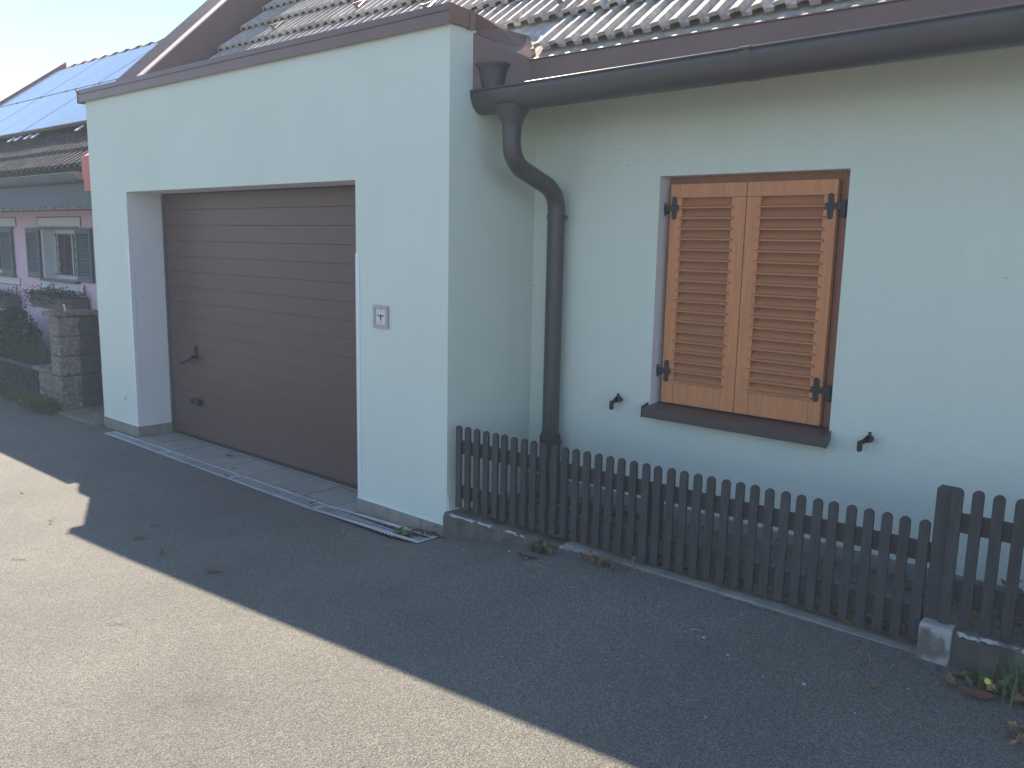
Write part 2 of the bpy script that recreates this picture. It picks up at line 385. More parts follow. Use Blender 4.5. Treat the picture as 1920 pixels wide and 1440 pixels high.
# key switch
ks = MB()
x0, x1, z0, z1 = -.633, -.499, 1.216, 1.353
b = .020
for q in (((x0, z0), (x1, z0 + b)), ((x0, z1 - b), (x1, z1)), ((x0, z0 + b), (x0 + b, z1 - b)), ((x1 - b, z0 + b), (x1, z1 - b))):
    ks.box((q[0][0], -.014, q[0][1]), (q[1][0], -.0005, q[1][1]))
key = ks.build('key_switch', M_STEEL, house, bevel=.002)
mb = MB(); mb.box((x0 + b, -.009, z0 + b), (x1 - b, -.0008, z1 - b)); mb.build('switch_plate', M_LSTEEL, key, bevel=.002)
mb = MB(); cx, cz = (x0 + x1)/2 + .002, (z0 + z1)/2 + .006
mb.tube([(cx, -.0095, cz), (cx, -.0125, cz)], .0085, 14); mb.box((cx - .003, -.0122, cz - .026), (cx + .003, -.0093, cz - .004))
mb.build('keyhole', M_BLACK, key)
mb = MB()
for dx, dz in ((0, .037), (0, -.042)): mb.tube([(cx + dx, -.0093, cz + dz), (cx + dx, -.0115, cz + dz)], .0035, 8)
for dx in (-.032, .028):
    mb.add([(cx + dx - .005, -.0095, cz), (cx + dx + .005, -.0095, cz + .006), (cx + dx + .005, -.0095, cz - .006)] if dx < 0 else
           [(cx + dx + .005, -.0095, cz), (cx + dx - .005, -.0095, cz + .006), (cx + dx - .005, -.0095, cz - .006)], [(0, 1, 2)])
    mb.box((cx + dx*.6 - .002, -.0105, cz - .004), (cx + dx*.6 + .002, -.0093, cz + .004))
mb.build('switch_marks', M_BLACK, key)

# garage door
door = MB(); door.box((-3.77, .330, .012), (-.80, .36, 2.12)); door = door.build('garage_door', M_DOOR, house)
nrib = 16; hh = (2.095 - .03) / nrib
for i in range(nrib):
    z0 = .03 + i*hh; z1 = z0 + hh - .0008
    mb = MB(); y = .3095
    # shallow bead profile per slat
    mb.prism([(-3.765, .3298, z0), (-3.765, y + .0006, z0), (-3.765, y, z0 + .001), (-3.765, y, z1 - .003), (-3.765, y + .0014, z1 - .0006), (-3.765, .3298, z1)], (2.96, 0, 0))
    mb.build('panel', M_DOOR, door)
mb = MB(); mb.box((-3.765, .300, .003), (-.805, .329, .028)); mb.build('rubber_seal', M_RUB, door)
mb = MB(); mb.box((-3.7985, .3, .0), (-3.768, .345, 2.10)); mb.build('track', M_FRAME, door, bevel=.002)
mb = MB(); mb.box((-3.768, .3, 2.094), (-.803, .345, 2.0985)); mb.build('head_seal', M_RUB, door)
mb = MB()   # turn handle
mb.tube([(-3.335, .3093, .735), (-3.335, .255, .735)], .014, 12); mb.tube([(-3.30, .258, .735), (-3.47, .240, .668)], .013, 12)
mb.box((-3.352, .296, .715), (-3.318, .3093, .825)); mb.build('handle', M_BLACK, door, bevel=.002)
mb = MB(); mb.box((-3.40, .268, .318), (-3.27, .3093, .368)); mb.box((-3.40, .262, .328), (-3.35, .27, .358)); mb.build('pull_handle', M_BLACK, door, bevel=.006)

# window: frame, glass, shutters
win = MB(); y0 = G + .108; X0, X1, Z0, Z1 = .883, 1.906, .815, 2.114
for q in (((X0+.0005, Z0), (X0 + .03, Z1)), ((X1 - .075, Z0), (X1-.0005, Z1)), ((X0 + .03, Z1 - .045), (X1 - .075, Z1-.0005)), ((X0 + .03, Z0), (X1 - .075, Z0 + .05))):
    win.box((q[0][0], y0, q[0][1]), (q[1][0], y0 + .08, q[1][1]))
win = win.build('window', M_WOODF, house, bevel=.003)
mb = MB(); mb.box((X0 + .03, y0 + .06, Z0 + .05), (X1 - .075, y0 + .07, Z1 - .045)); mb.build('pane', M_GLASS, win)
def shutter(x0, x1, li, lo):
    z0, z1 = .862, 2.073; yf = G + .062; yb = yf + .038
    r = MB()
    r.box((x0, yf, z0), (li, yb, 1.999)); r.box((lo, yf, z0), (x1, yb, 1.999)); r.box((x0, yf - .0006, 2.0), (x1, yb, z1))
    r.box((li + .0015, yf + .0006, z0), (lo - .0015, yb, .984))
    sh = r.build('shutter', M_WOOD, house, bevel=.0022)
    mb = MB(); mb.box((li, yb - .006, .984), (lo, yb - .002, 2.0)); mb.build('backing', M_WOODF, sh)
    n = 18; p = (1.996 - .984) / n
    for i in range(n):
        zb = .986 + i*p
        mb = MB()
        # inclined slat with a squared nose standing proud of the stiles
        mb.prism([(li - .012, yf - .011, zb + .001), (li - .012, yf - .012, zb + .009), (li - .012, yf + .004, zb + .015), (li - .012, yf + .004, zb + .001)], (lo - li + .024, 0, 0))
        mb.prism([(li, yf + .0042, zb + .0015), (li, yf + .0042, zb + .013), (li, yb - .0075, zb + p - .014), (li, yb - .0065, zb + p - .026)], (lo - li, 0, 0))
        mb.build('slat', M_WOODH, sh)
    return sh, yf
shL, yf = shutter(.917, 1.3625, .990, 1.283)
shR, yf = shutter(1.3665, 1.832, 1.444, 1.768)
def capsule(mb, cx, z0, z1, r, ya, yb):
    pts = []
    for k in range(9): a = math.pi*k/8; pts.append((cx + r*math.cos(a), ya, z1 - r + r*math.sin(a)))
    for k in range(9): a = math.pi + math.pi*k/8; pts.append((cx + r*math.cos(a), ya, z0 + r + r*math.sin(a)))
    mb.prism(pts, (0, yb - ya, 0))
for sh, cx, s in ((shL, .945, -1), (shR, 1.803, 1)):
    for cz in (1.945, 1.043):
        mb = MB(); capsule(mb, cx, cz - .062, cz + .062, .0135, yf - .007, yf - .001)
        a, b = sorted((cx - s*.028, cx + s*.062)); mb.box((a, yf - .0095, cz - .016), (b, yf - .0072, cz + .016))
        px = cx + s*.066
        mb.tube([(px, yf + .004, cz - .055 if s > 0 else cz - .04), (px, yf + .004, cz + .03)], .012 if s > 0 else .009, 12)
        mb.box((px - .008, yf + .004, cz - .03), (px + .008, G + .107, cz - .01))
        if s > 0: mb.box((px - .014, yf + .012, cz - .05), (px + .024, G + .104, cz + .025))
        mb.build('hinge', M_BLACK, sh)
# sill
mb = MB()
mb.prism([(.876, .672, .838), (.876, .672, .786), (.876, .678, .784), (.876, .680, .830), (.876, .86, .848), (.876, .86, .856)], (1.037, 0, 0))
sill = mb.build('window_sill', M_SILL, house, bevel=.001)
mb = MB(); 
for x in (.872, 1.913):
    mb = MB(); mb.prism([(x, .668, .845), (x, .668, .782), (x, .700, .782), (x, .741, .815), (x, .741, .862)], (.004, 0, 0)); mb.build('sill_end', M_SILL, sill)
# shutter catches
for cx in (.68, 2.098):
    mb = MB(); y = G
    mb.tube([(cx + .012, y - .0005, .850), (cx + .012, y - .035, .850)], .010, 12)
    mb.tube([(cx + .012, y - .028, .858), (cx + .012, y - .045, .858)], .019, 14)
    mb.prism([(cx + .018, y - .045, .872), (cx + .0, y - .045, .868), (cx - .032, y - .045, .838), (cx - .026, y - .045, .822), (cx + .01, y - .045, .842)], (0, .008, 0))
    capsule(mb, cx - .026, .790, .846, .011, y - .052, y - .038)
    mb.box((cx + .008, y - .046, .872), (cx + .020, y - .034, .892))
    mb.build('shutter_catch', M_BLACK, house)

# ---- roof
T = .93; YB, ZB = .405, 2.800
cosr = 1 / math.sqrt(1 + T*T); sinr = T * cosr
UPV = Vector((0, cosr, sinr)); NRM = Vector((0, -sinr, cosr)); XV = Vector((1, 0, 0))
def rz(y): return ZB + T*(y - YB)
roof = MB()
RY = 4.7
roof.prism([(-4.25, .42, rz(.42) - .06), (-4.25, RY, rz(RY) - .06), (-4.25, RY, rz(RY) - .2), (-4.25, .56, rz(.42) - .2)], (13.2, 0, 0))
roof.prism([(-4.47, RY, rz(RY) - .02), (-4.47, RY + 4.5, rz(RY) - .02 - 4.0), (-4.47, RY + 4.5, rz(RY) - .2 - 4.0), (-4.47, RY, rz(RY) - .2)], (13.4, 0, 0))
roof = roof.build('roof', M_TILE, house)
TW = .212; EXP = .335; TL = .372
def tile_mesh(tw=TW, ribs=2, tl=TL, lift=.050, ribh=.028, name='tile'):
    cols = []; rw = tw / ribs
    for k in range(ribs):
        o = k*rw
        cols += [(o + .02*rw, 0), (o + .26*rw, 0), (o + .31*rw, ribh*.74), (o + .50*rw, ribh*.92), (o + .74*rw, ribh), (o + .80*rw, ribh*.86), (o + .83*rw, 0)]
    cols.append((tw*.995, 0))
    n = len(cols)
    lo = [(u, 0, lift + h) for u, h in cols]; hi = [(u, tl, .002 + h) for u, h in cols]
    bt = [(u, 0.003, lift - .022 + h) for u, h in cols]
    mb = MB()
    mb.add(lo + hi + bt, [(i, i+1, n+i+1, n+i) for i in range(n-1)] + [(2*n+i, 2*n+i+1, i+1, i) for i in range(n-1)]
           + [(0, n, 2*n), (n-1, 2*n-1, 3*n-1)])
    me = bpy.data.meshes.new(name); me.from_pydata(mb.v, [], mb.f); me.materials.append(M_TILE)
    return me
TM = tile_mesh()
def tile_matrix(x, row, jit=True, yb=YB, zb=ZB, up=UPV, nr=NRM, ex=EXP):
    o = Vector((x, yb, zb)) + up * (row * ex) - nr * .050
    R_ = Matrix((( 1, 0, 0), (0, up.y, nr.y), (0, up.z, nr.z))).to_4x4()
    if jit: R_ = R_ @ Matrix.Rotation(rnd(-.006, .006), 4, 'Z'); o = o + nr*rnd(-.0015, .0015) + up*rnd(-.003, .003)
    return Matrix.Translation(o) @ R_
rest = MB()
def bake(me, M_, mbx):
    o = len(mbx.v); mbx.v += [tuple(M_ @ v.co) for v in me.vertices]
    for p in me.polygons: mbx.f.append([o + i for i in p.vertices]); mbx.mi.append(0); mbx.sm.append(False)
first = None
for row in range(19):
    y = YB + row*EXP*cosr
    k = 0
    x = -4.235
    while x < 8.8:
        cutx = .13 if row == 0 else -4.3
        if y < .5 and x < .0: x += TW; continue
        if x < cutx - TW*.5 : x += TW; continue
        vis = (row <= 6 and x < 2.1 - .22*row*0) and not (row > 2 and x > .55) and not (row > 4 and x > -1.2)
        if vis:
            o = bpy.data.objects.new('tile', TM); COL.objects.link(o); o.parent = roof; o.matrix_world = tile_matrix(x, row)
        else: bake(TM, tile_matrix(x, row), rest)
        x += TW
rest.build('tile_field', M_TILE, roof, kind='stuff')
# snow guards
for gx, row in ((-3.40, 3), (-2.25, 3), (-2.62, 4), (-3.0, 5), (-1.2, 2), (-.62, 3), (-.1, 2), (.50, 1), (1.35, 1), (.18, 1.02)):
    p = Vector((gx, YB, ZB)) + UPV*(row*EXP + .10) + NRM*.004
    mb = MB()
    mb.prism([p + XV*-.012, p + XV*.012, p + XV*.012 + UPV*.14 , p + XV*-.012 + UPV*.14], NRM*.010)
    mb.prism([p + XV*-.02 + NRM*.008, p + XV*.02 + NRM*.008, p + XV*.014 + NRM*.055, p + XV*-.014 + NRM*.055], UPV*.006)
    mb.prism([p + XV*-.004 + NRM*.027, p + XV*-.004 + NRM*.05 + UPV*.004, p + XV*-.004 + NRM*.027 + UPV*.09], XV*.008)
    mb.build('snow_guard', M_COP, roof)
# left verge wall with sheet metal cladding: sloping cap, ledge coloured pale as if sunlit, inner face
TR = .95
def rk(y): return 3.06 + TR*(y - .235)
mb = MB(); ya, yb_ = -.0, 4.9
def sweep(prof, y0, y1):
    """profile of (x, dz) swept along the rake; returns prism"""
    a = [(x, y0, rk(y0) + dz) for x, dz in prof]; b = [(x, y1, rk(y1) + dz) for x, dz in prof]
    n = len(prof); mb.add(a + b, [list(range(n))[::-1], list(range(n, 2*n))] + [(i, (i+1) % n, n + (i+1) % n, n + i) for i in range(n)])
sweep([(-4.48, 0), (-4.48, -.6), (-4.25, -.6), (-4.25, -.090), (-4.33, -.076)], .13, 4.9)
cap = mb.build('verge_cladding', M_COP, house)
mb = MB(); sweep([(-4.329, -.0745), (-4.328, -.070), (-4.222, -.074), (-4.218, -.088), (-4.2485, -.088)], .13, 4.9)
M_LEDGE = mat('sunlit_pale_flashing', (.62, .50, .42), rough=.5, metal=.0, var=.1)  # paler than the brown cladding, sunlight put into the colour
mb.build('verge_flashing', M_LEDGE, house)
mb = MB(); sweep([(-4.2498, -.0885), (-4.2498, -.7), (-4.224, -.7), (-4.224, -.0885)], .13, 4.9); mb.build('verge_inner_board', M_COP, house)
# garage parapet coping (front, right return)
mb = MB()
prof = [(-.030, 2.875), (-.030, 2.948), (-.038, 2.951), (-.036, 2.956), (.03, 2.968), (.085, 3.010), (.115, 3.010), (.115, 2.86), (-.024, 2.885), (-.024, 2.872)]
prof = [(-.030, 2.878), (-.030, 2.941), (-.038, 2.944), (-.038, 2.948), (-.029, 2.9495), (-.024, 2.985), (.125, 2.975), (.125, 2.8855), (.0, 2.8855), (-.022, 2.8855), (-.022, 2.878)]
mb.prism([(-4.545, y, z) for y, z in prof], (4.545 + .022, 0, 0))
mb.build('coping', M_COP, house, bevel=.0012)
mb = MB()
mb.prism([(-4.556, -.034, 2.872), (-4.556, -.034, 2.955), (-4.556, -.045, 2.985), (-4.556, -.01, 2.962), (-4.556, .10, 2.985), (-4.556, .127, 2.985), (-4.556, .127, 2.872)], (.011, 0, 0)); mb.build('coping_end', M_COP, house)
mb = MB(); mb.prism([(-.10, .1255, 2.975), (.022, .1255, 2.978), (.028, .1255, 2.945), (.024, .1255, 2.878), (-.10, .1255, 2.8855)], (0, .045, 0)); mb.build('coping_return', M_COP, house, bevel=.002)
mb = MB(); mb.box((-4.22, .126, 2.82), (-.1005, .56, 2.86)); mb.build('roof_valley', M_COP, house)
# brown closure between parapet and eave
mb = MB()
vs = [(-.02, .168, 2.88), (-.02, .168, 2.57), (.27, .345, 2.57), (.27, .345, 2.735), (.150, .405, 2.815), (.062, .335, 2.915), (.028, .172, 2.968),
      (-.02, .73, 2.57), (.27, .73, 2.57), (.27, .60, 2.735), (.145, .60, 2.86), (.04, .60, 2.93), (-.05, .60, 2.95)]
mb.add(vs, [(0,1,2,3), (0,3,4), (0,4,5), (0,5,6), (2,8,9,3), (3,9,10,4), (4,10,11,5), (5,11,12,6), (1,7,8,2)])
mb.build('corner_flashing', M_COP, house)
# fascia with small top ledge, soffit
mb = MB(); mb.box((.15, .345, 2.555), (9, .375, 2.722)); mb.prism([(.15, .336, 2.722), (.15, .336, 2.7275), (.15, .43, 2.752), (.15, .43, 2.74)], (8.85, 0, 0))
mb.build('fascia', M_COP, house, bevel=.001)
mb = MB(); mb.box((.0, .376, 2.61), (9, .7415, 2.63)); mb.build('soffit', M_EAVE, house)
# eave underlay comb: little filler humps under each rib coloured pale to paint in sunlit dots
mb = MB(); x = .19
while x < 4.5:
    mb.prism([(x, .340, 2.728), (x + .035, .340, 2.728), (x + .027, .352, 2.7365), (x + .008, .352, 2.7365)], (0, .04, .01)); x += TW/2
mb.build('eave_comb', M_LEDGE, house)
# gutter
def gutter(x0, x1, yc, zl, r, slope, name, M_, parent, seg=14, lip=.006, mirror=1):
    mb = MB(); P = []
    for xx in (x0, x1):
        zz = zl + slope*(xx - x0)
        out = [(xx, yc - r*math.cos(math.pi*k/seg), zz - r*1.30*math.sin(math.pi*k/seg)) for k in range(seg+1)]
        inn = [(xx, yc - (r-.003)*math.cos(math.pi*k/seg), zz - (r-.003)*1.30*math.sin(math.pi*k/seg)) for k in range(seg+1)][::-1]
        P.append(out + inn)
    n = len(P[0]); mb.add(P[0] + P[1], [(i, (i+1) % n, n + (i+1) % n, n + i) for i in range(n)], 0, True)
    g = mb.build(name, M_, parent)
    mb = MB(); mb.tube([(x0, yc - r, zl), (x1, yc - r, zl + slope*(x1-x0))], lip, 10); mb.build('gutter_bead', M_, g)
    return g
gut = gutter(.006, 9, .250, 2.562, .092, .012, 'gutter', M_GUT, house)
mb = MB(); mb.prism([(.003, .250 - .094*math.cos(math.pi*k/14), 2.566 - .123*math.sin(math.pi*k/14)) for k in range(15)], (.005, 0, 0)); mb.build('gutter_end', M_GUT, gut)
for xj in (1.60, 5.6):   # jointing sleeve
    mb = MB(); o = []
    for xx in (xj, xj + .05): o.append([(xx, .250 - .0945*math.cos(math.pi*k/14), 2.562 + .012*xj - .1215*math.sin(math.pi*k/14)) for k in range(15)])
    mb.add(o[0] + o[1], [(i, i+1, 16+i, 15+i) for i in range(14)], 0, True); mb.tube([(xj, .156, 2.562 + .012*xj), (xj + .05, .156, 2.562 + .012*xj)], .0085, 10); mb.build('gutter_joint', M_GUT, gut)
# hopper outlet of the flat roof above the gutter
mb = MB()
prof = [(2.50, .070), (2.575, .076), (2.66, .098), (2.685, .108), (2.700, .125), (2.706, .125)]
rings = []
for z, r in prof: rings.append([(.088 + r*.82*math.cos(a), .250 + r*.75*math.sin(a), z) for a in [2*math.pi*k/18 for k in range(18)]])
mb.add([p for r in rings for p in r], [(i*18+k, i*18+(k+1) % 18, (i+1)*18+(k+1) % 18, (i+1)*18+k) for i in range(len(prof)-1) for k in range(18)] + [list(range(18))], 0, True)
mb.build('hopper', M_GUT, gut)
# downpipe
px = .232
dp = MB()
zz = 2.475
fr = [(2.475, .098), (2.450, .092), (2.385, .058), (2.37, .053), (2.33, .052)]
dp.tube([(px, .25, z) for z, r in fr], [r for z, r in fr], 22, caps=False)
pth = [(px, .25, 2.34)]
def arc(c, r, a0, a1, n=8): return [(px, c[0] + r*math.cos(a0 + (a1-a0)*k/n), c[1] + r*math.sin(a0 + (a1-a0)*k/n)) for k in range(n+1)]
r = .15; ang = math.radians(72)
yb0, yb1 = .25, .665
pth += arc((yb0 + r, 2.285), r, math.pi, math.pi + ang)
dyb = (yb1 - yb0) - 2*r*(1 - math.cos(ang)); L_ = dyb / math.sin(ang)
p = Vector(pth[-1]); q = p + Vector((0, math.sin(ang), -math.cos(ang))) * L_
cz = q.z - r*math.sin(ang)
pth += arc((yb1 - r, cz), r, ang, 0)
pth += [(px, yb1, 1.0), (px, yb1, .52)]
dp.tube(pth, .0515, 22)
pipe = dp.build('downpipe', M_GUT, house)
mb = MB(); mb.tube([(px, yb1, .595), (px, yb1, .565), (px, yb1, .545), (px, yb1, .0)], [.053, .066, .064, .064], 22); mb.build('standpipe', M_FENCE, pipe)
for z in (1.895, .548):
    mb = MB(); mb.tube([(px, yb1, z - .012), (px, yb1, z + .012)], .0565, 22)
    mb.box((px + .05, yb1 - .008, z - .010), (px + .085, yb1 + .004, z + .010)); mb.tube([(px + .07, yb1 - .018, z), (px + .07, yb1 + .012, z)], .006, 8)
    mb.box((px - .01, yb1 + .05, z - .01), (px + .01, G - .001, z + .01)); mb.build('pipe_clamp', M_GUT, pipe)

# ------------------------------------------------------------------ tiled strip in front of the garage door
step = tag(thing('threshold'), 'greige tiled threshold strip between garage door and drain grate', 'threshold')
mb = MB(); mb.box((-3.80, -.042, -.06), (-.80, .330, .0068)); mb.build('grout_bed', M_GROUT, step)
x = -3.79; i = 0
cols = [-3.79, -3.45, -3.10, -2.74, -2.39, -2.04, -1.69, -1.34, -.99, -.803]
for a, b in zip(cols[:-1], cols[1:]):
    off = .0
    mb = MB(); mb.box((a + .0035, -.038, -.02), (b - .0035, .262, .0075 + rnd(-.0008, .0008))); mb.build('tile', M_FLT, step, bevel=.0012)
    mb = MB(); mb.box((a + .0035, .269, -.02), (b - .0035, .308, .0075)); mb.build('tile', M_FLT, step, bevel=.0012)

# drain channel
drain = tag(thing('drain_channel'), 'long galvanised slot drain grate running along the garage front', 'drain')
def dz(x, y): return .0025 + gz(x, y)
ng = 4; gl = (DX1 - DX0) / ng
mb = MB(); q = dens(DX0 + .004, DX1 - .004, 30); nq = len(q)
V = []
for x in q: V += [(x, dfr(x) + .004, gz(x, -.1) - .002), (x, dfr(x) + .012, -.09), (x, dbk(x) - .012, -.09), (x, dbk(x) - .004, gz(x, -.1) - .002)]
mb.add(V, [(4*i+j, 4*i+4+j, 4*i+5+j, 4*i+1+j) for i in range(nq-1) for j in range(3)] + [(0, 1, 2, 3), (4*nq-4, 4*nq-3, 4*nq-2, 4*nq-1)])
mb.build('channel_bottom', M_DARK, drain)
for g in range(ng):
    a = DX0 + g*gl + .003; b_ = a + gl - .006
    mb = MB(); rim = .026; th = .0045
    def slab(xa, xb, fa, fb):
        """strip between fractions fa..fb across the channel"""
        P = []
        for zoff in (th - .0022, th):
            for xx, ff in ((xa, fa), (xb, fa), (xb, fb), (xa, fb)):
                yy = dfr(xx) + (dbk(xx) - dfr(xx))*ff; P.append((xx, yy, dz(xx, yy) + zoff))
        mb.add(P, [(0,3,2,1),(4,5,6,7),(0,1,5,4),(1,2,6,5),(2,3,7,6),(3,0,4,7)])
    slab(a, b_, 0, .19); slab(a, b_, .80, 1)
    slab(a, a + .018, .19, .80); slab(b_ - .018, b_, .19, .80)
    n = int((b_ - a - .03) / .030); pp = (b_ - a - .036) / n
    for k in range(n):
        xa = a + .018 + k*pp; slab(xa + pp*.52, xa + pp, .19, .80)
    mb.build('grate', M_DRAIN, drain)

# ------------------------------------------------------------------ garden strip: kerbs, soil
mb = MB(); nseg = 40
xs_ = dens(.03, 9, 60); ysg = dens(.10, G - .015, 6)
V = []
for y in ysg:
    for x in xs_:
        zz = .165 + .03*ss(.1, .8, x) + .10*ss(2.55, 2.75, x)*.9 + .018*noise.noise(Vector((x*6, y*6, 0)))
        V.append((x, y, zz))
nx = len(xs_); mb.add(V, [(j*nx+i, j*nx+i+1, (j+1)*nx+i+1, (j+1)*nx+i) for j in range(len(ysg)-1) for i in range(nx-1)], 0, True)
mb.build('garden_bed', M_SOIL, kind='structure')
def rough_kerb(name, x0, x1, y0, y1, z0f, z1f, M_, amp=.003, n=40, rnd_end=False):
    mb = MB(); P = []
    ring = [(y0, 0), (y0, .55), (y0, .9), (y0 + .012, 1), ((y0+y1)/2, 1), (y1, .98), (y1, 0)]
    for i in range(n+1):
        x = x0 + (x1-x0)*i/n; za, zb = z0f(x), z1f(x)
        for y, t in ring:
            P.append((x + noise.noise(Vector((x*20, y*30, t*3)))*amp, y + noise.noise(Vector((x*14, y*30, t*5)))*amp*1.5, za + (zb-za)*t + noise.noise(Vector((x*17, y*25, 9)))*amp*(t > .5)))
    k = len(ring); F = [(i*k+j, i*k+j+1, (i+1)*k+j+1, (i+1)*k+j) for i in range(n) for j in range(k-1)]
    F += [list(range(k)), [n*k + j for j in range(k)][::-1]]
    mb.add(P, F); return mb.build(name, M_)
k1 = rough_kerb('garden_kerb', .012, 1.0, -.042, .10, lambda x: -.1, lambda x: .193 + .012*min(1, x), M_KERB)
tag(k1, 'brown stained concrete kerb with chipped white edge beside the garage corner', 'kerb')
def ragged_edge(x0, x1, y, zf, wmax, parent, seed):
    mb = MB(); n = int((x1 - x0)/.006); V = []
    for i in range(n+1):
        x = x0 + (x1-x0)*i/n
        w = max(0.0, noise.noise(Vector((x*9, seed, 0)))*1.1 + noise.noise(Vector((x*45, seed, 3)))*.7 + .35)*wmax
        d = max(0.0, noise.noise(Vector((x*12, seed, 7))) + noise.noise(Vector((x*60, seed, 5)))*.8 + .25)*wmax*.8
        z = zf(x)
        V += [(x, y - .0005, z - .003 - d), (x, y, z), (x, y + .010 + w, z + .0035)]
    mb.add(V, [(3*i+j, 3*i+3+j, 3*i+4+j, 3*i+1+j) for i in range(n) for j in (0, 1)])
    return mb.build('chipped_edge', M_KEDGE, parent)
ragged_edge(.03, .98, -.0475, lambda x: .1945 + .011*min(1, x), .016, k1, 1.5)

k2 = tag(rough_kerb('edging_strip', .89, 2.60, -.052, .03, lambda x: 0, lambda x: .2275 + .003*math.sin(x*3) - .012*ss(1.9, 2.6, x), M_KPALE, amp=.002, n=60), 'narrow pale concrete edging strip under the picket fence', 'kerb')
k3 = tag(rough_kerb('raised_kerb', 2.597, 5.5, -.066, .16, lambda x: .0, lambda x: .352 + .003*math.sin(x*5), M_KERB, amp=.005, n=70), 'raised dark concrete kerb with whitewashed end at the right', 'kerb')
mb = MB(); mb.prism([(2.589, -.073, .12), (2.589, -.073, .335), (2.589, -.062, .357), (2.589, .06, .357), (2.589, .06, .12)], (.115, 0, 0)); mb.build('whitewashed_end', M_WASH, k3, bevel=.008)
ragged_edge(2.72, 4.2, -.0745, lambda x: .3535 + .003*math.sin(x*5), .022, k3, 8.2)

# ------------------------------------------------------------------ fences
def picket(h, w=.0385, t=.016):
    mb = MB(); r = w/2; pts = [(-r, 0, 0), (r, 0, 0)]
    for k in range(11): a = math.pi*k/10; pts.append((r*math.cos(a), 0, h - r + r*math.sin(a)))
    mb.prism(pts, (0, t, 0)); return mb
f1 = tag(thing('picket_fence'), 'low dark brown picket fence with rounded tops between garage and post', 'fence')
p0 = picket(.483).build('picket', M_FENCE, f1, bevel=.0015)
n = 37
for i in range(n):
    o = p0 if i == 0 else inst(p0, f1)
    x = .100 + i*(2.558 - .100)/(n-1)*1.0
    o.location = (x + rnd(-.0015, .0015), -.010, .232 + .020*i/(n-1) + rnd(-.0015, .0015)); o.rotation_euler = (0, rnd(-.004, .004), 0)
for z in (.55, .285):
    mb = MB(); mb.add([(.084, .0085, z), (2.59, .0085, z + .018), (2.59, .030, z + .018), (.084, .030, z), (.084, .0085, z + .075), (2.59, .0085, z + .093), (2.59, .030, z + .093), (.084, .030, z + .075)],
        [(0,3,2,1),(4,5,6,7),(0,1,5,4),(1,2,6,5),(2,3,7,6),(3,0,4,7)]); mb.build('rail', M_FENCE, f1, bevel=.002)
mb = MB(); mb.box((1.33, .031, .17), (1.385, .085, .60)); mb.build('stake', M_FENCE, f1, bevel=.003)
f2 = tag(thing('raised_picket_fence'), 'higher dark picket fence section with square post at the right edge', 'fence')
mb = MB(); mb.box((2.588, -.008, .20), (2.655, .06, .868)); mb.build('post', M_FENCE, f2, bevel=.005)
p1 = picket(.53).build('picket', M_FENCE, f2, bevel=.0015)
for i in range(24):
    o = p1 if i == 0 else inst(p1, f2)
    o.location = (2.662 + i*.0682 + rnd(-.0015, .0015), -.027, .356 + rnd(-.002, .002)); o.rotation_euler = (0, rnd(-.004, .004), 0)
for z in (.715, .455):
    mb = MB(); mb.box((2.65, -.0095, z), (4.3, .011, z + .072)); mb.build('rail', M_FENCE, f2, bevel=.002)

